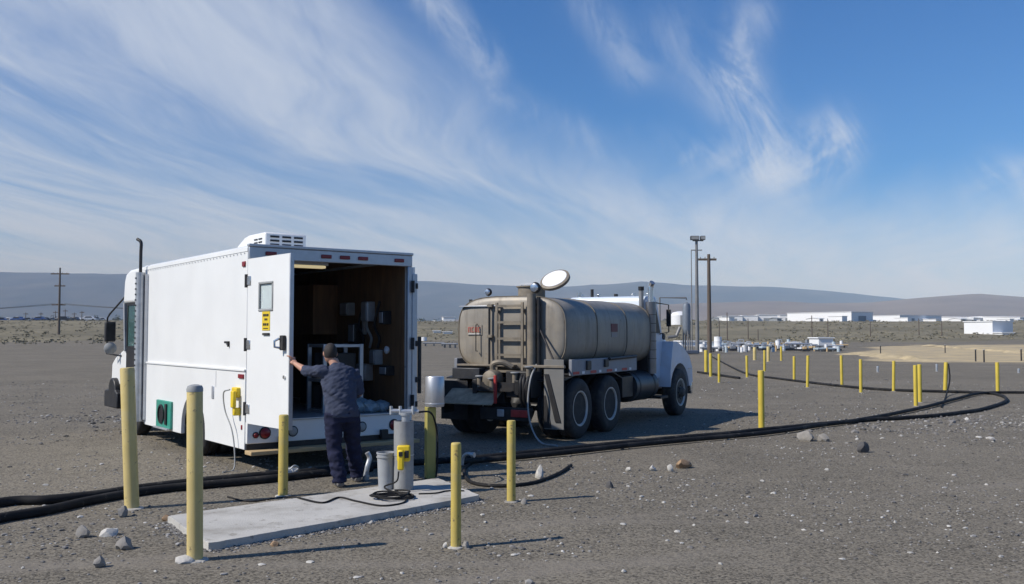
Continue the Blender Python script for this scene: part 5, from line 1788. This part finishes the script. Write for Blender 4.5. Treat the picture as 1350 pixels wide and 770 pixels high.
for i in range(26):
    px = 1125 + 240 * ((i * .6180339 + .3) % 1.0)
    d_ = 62 + 58 * ((i * .381966 + .1) % 1.0)
    p = at(px, d_)
    t = thing('sand_heap', 'low heap of pale sand on the far sandy patch', 'sand heap', p, rnd.uniform(0, 6), 'low sand heaps')
    w_, h_ = rnd.uniform(.7, 2.0), rnd.uniform(.10, .26)
    rg = []
    for k, (rr, zz) in enumerate(((1.0, -.04), (.82, .25), (.58, .62), (.30, .90), (.08, 1.0))):
        rg.append([Vector((rr * w_ * (1 + .3 * mnoise.noise(Vector((math.cos(a * .449) * 1.5, math.sin(a * .449) * 1.5, i * 3 + k * .3)))) * math.cos(a * .4488),
                           rr * w_ * .7 * (1 + .3 * mnoise.noise(Vector((math.cos(a * .449) * 1.5, math.sin(a * .449) * 1.5, i * 5 + k * .3)))) * math.sin(a * .4488), h_ * zz)) for a in range(14)])
    MB().ring_loft(rg).build('heap', SANDM, t, sharp=60)
for i, (px, d_) in enumerate(((1285, 62), (1296, 60), (1345, 63), (1245, 90), (1160, 85))):
    t = thing('survey_stake', 'dark thin stake standing at the edge of the sandy patch', 'stake', at(px, d_), 0, 'stakes by the sandy patch')
    MB().cyl((0, 0, -.1), (0, 0, .75), .05, .045, n=8).build('shaft', BLACK, t)
    bx('tip', GREY, t, -.06, .06, -.06, .06, .751, .80, .01)

# ---- scrub on the far slopes (nobody could count it)


def scrub():
    rs = np.random.RandomState(9)
    V, F = [], []
    n = 0
    for _ in range(9000):
        d = 140 + 260 * rs.rand() ** 1.2
        az = (rs.rand() - .5) * R(80)
        x, y = d * math.sin(az), d * math.cos(az)
        if mnoise.noise(Vector((x * .035, y * .035, 2))) + .5 * rs.rand() < .12:
            continue
        z = TH(x, y)
        s = .18 + .38 * rs.rand() ** 2
        for k in range(7):
            a, t = rs.rand() * 6.28, rs.rand()
            c = np.array([x + s * .8 * (rs.rand() - .5) * 2, y + s * .8 * (rs.rand() - .5) * 2, z + s * .55 * rs.rand()])
            u = np.array([math.cos(a), math.sin(a), .3 * (rs.rand() - .5)]) * s * .45
            w = np.array([-math.sin(a) * .4, math.cos(a) * .4, .9]) * s * .42
            V += [c - u, c + u, c + w]
            F.append((n, n + 1, n + 2))
            n += 3
    me = bpy.data.meshes.new('scrub')
    me.from_pydata([tuple(v) for v in V], [], F)
    me.materials.append(pmat('scrub_leaf', (.185, .165, .112), .9, 0, .3, .15))
    o = bpy.data.objects.new('scrub', me)
    col.objects.link(o)
    tag(o, 'low dry scrub and sagebrush on the far slopes', 'scrub', kind='stuff')


scrub()


def tree_line():
    rs = np.random.RandomState(3)
    V, F, n = [], [], 0
    for _ in range(420):
        d = 520 + 200 * rs.rand()
        az = R(-48) + R(70) * rs.rand()
        x, y = d * math.sin(az), d * math.cos(az)
        if mnoise.noise(Vector((x * .02, y * .02, 6))) < -.1:
            continue
        z = TH(x, y)
        h = 2.5 + 3 * rs.rand()
        for k in range(60):
            q = rs.normal(size=3)
            q /= np.linalg.norm(q)
            c = np.array([x, y, z + h * .58]) + q * np.array([h * .38, h * .38, h * .42]) * rs.rand() ** .4
            u, w = rs.normal(size=3) * h * .07, rs.normal(size=3) * h * .07
            V += [c - u, c + u, c + w]
            F.append((n, n + 1, n + 2))
            n += 3
        for dx2, dy2 in ((.12, 0), (0, .12)):
            V += [np.array([x - dx2, y - dy2, z - .3]), np.array([x + dx2, y + dy2, z - .3]), np.array([x, y, z + h * .6])]
            F.append((n, n + 1, n + 2))
            n += 3
    me = bpy.data.meshes.new('tree_line')
    me.from_pydata([tuple(v) for v in V], [], F)
    me.materials.append(pmat('tree_leaf', (.06, .07, .04), .9, 0, .35, .1))
    o = bpy.data.objects.new('tree_line', me)
    col.objects.link(o)
    tag(o, 'far-off mass of trees in front of the hills', 'trees', kind='stuff')


tree_line()

# ------------------------------------------------------------------ haze
hz = MB().box(-9300, 9300, -9300, 9300, -6, 420).build('haze', None, sharp=10)
hm, hnt, hb_ = new_mat('haze_air')
hnt.nodes.remove(hb_)
pv_ = hnt.nodes.new('ShaderNodeVolumePrincipled')
pv_.inputs['Color'].default_value = (.46, .70, 1.0, 1)
pv_.inputs['Absorption Color'].default_value = (1, 1, 1, 1)
pv_.inputs['Density'].default_value = 1.9e-4
pv_.inputs['Anisotropy'].default_value = -0.3
hnt.links.new(pv_.outputs[0], hnt.nodes['Material Output'].inputs['Volume'])
hz.data.materials.append(hm)
tag(hz, 'pale blue distance haze over the plain', 'haze', kind='stuff')
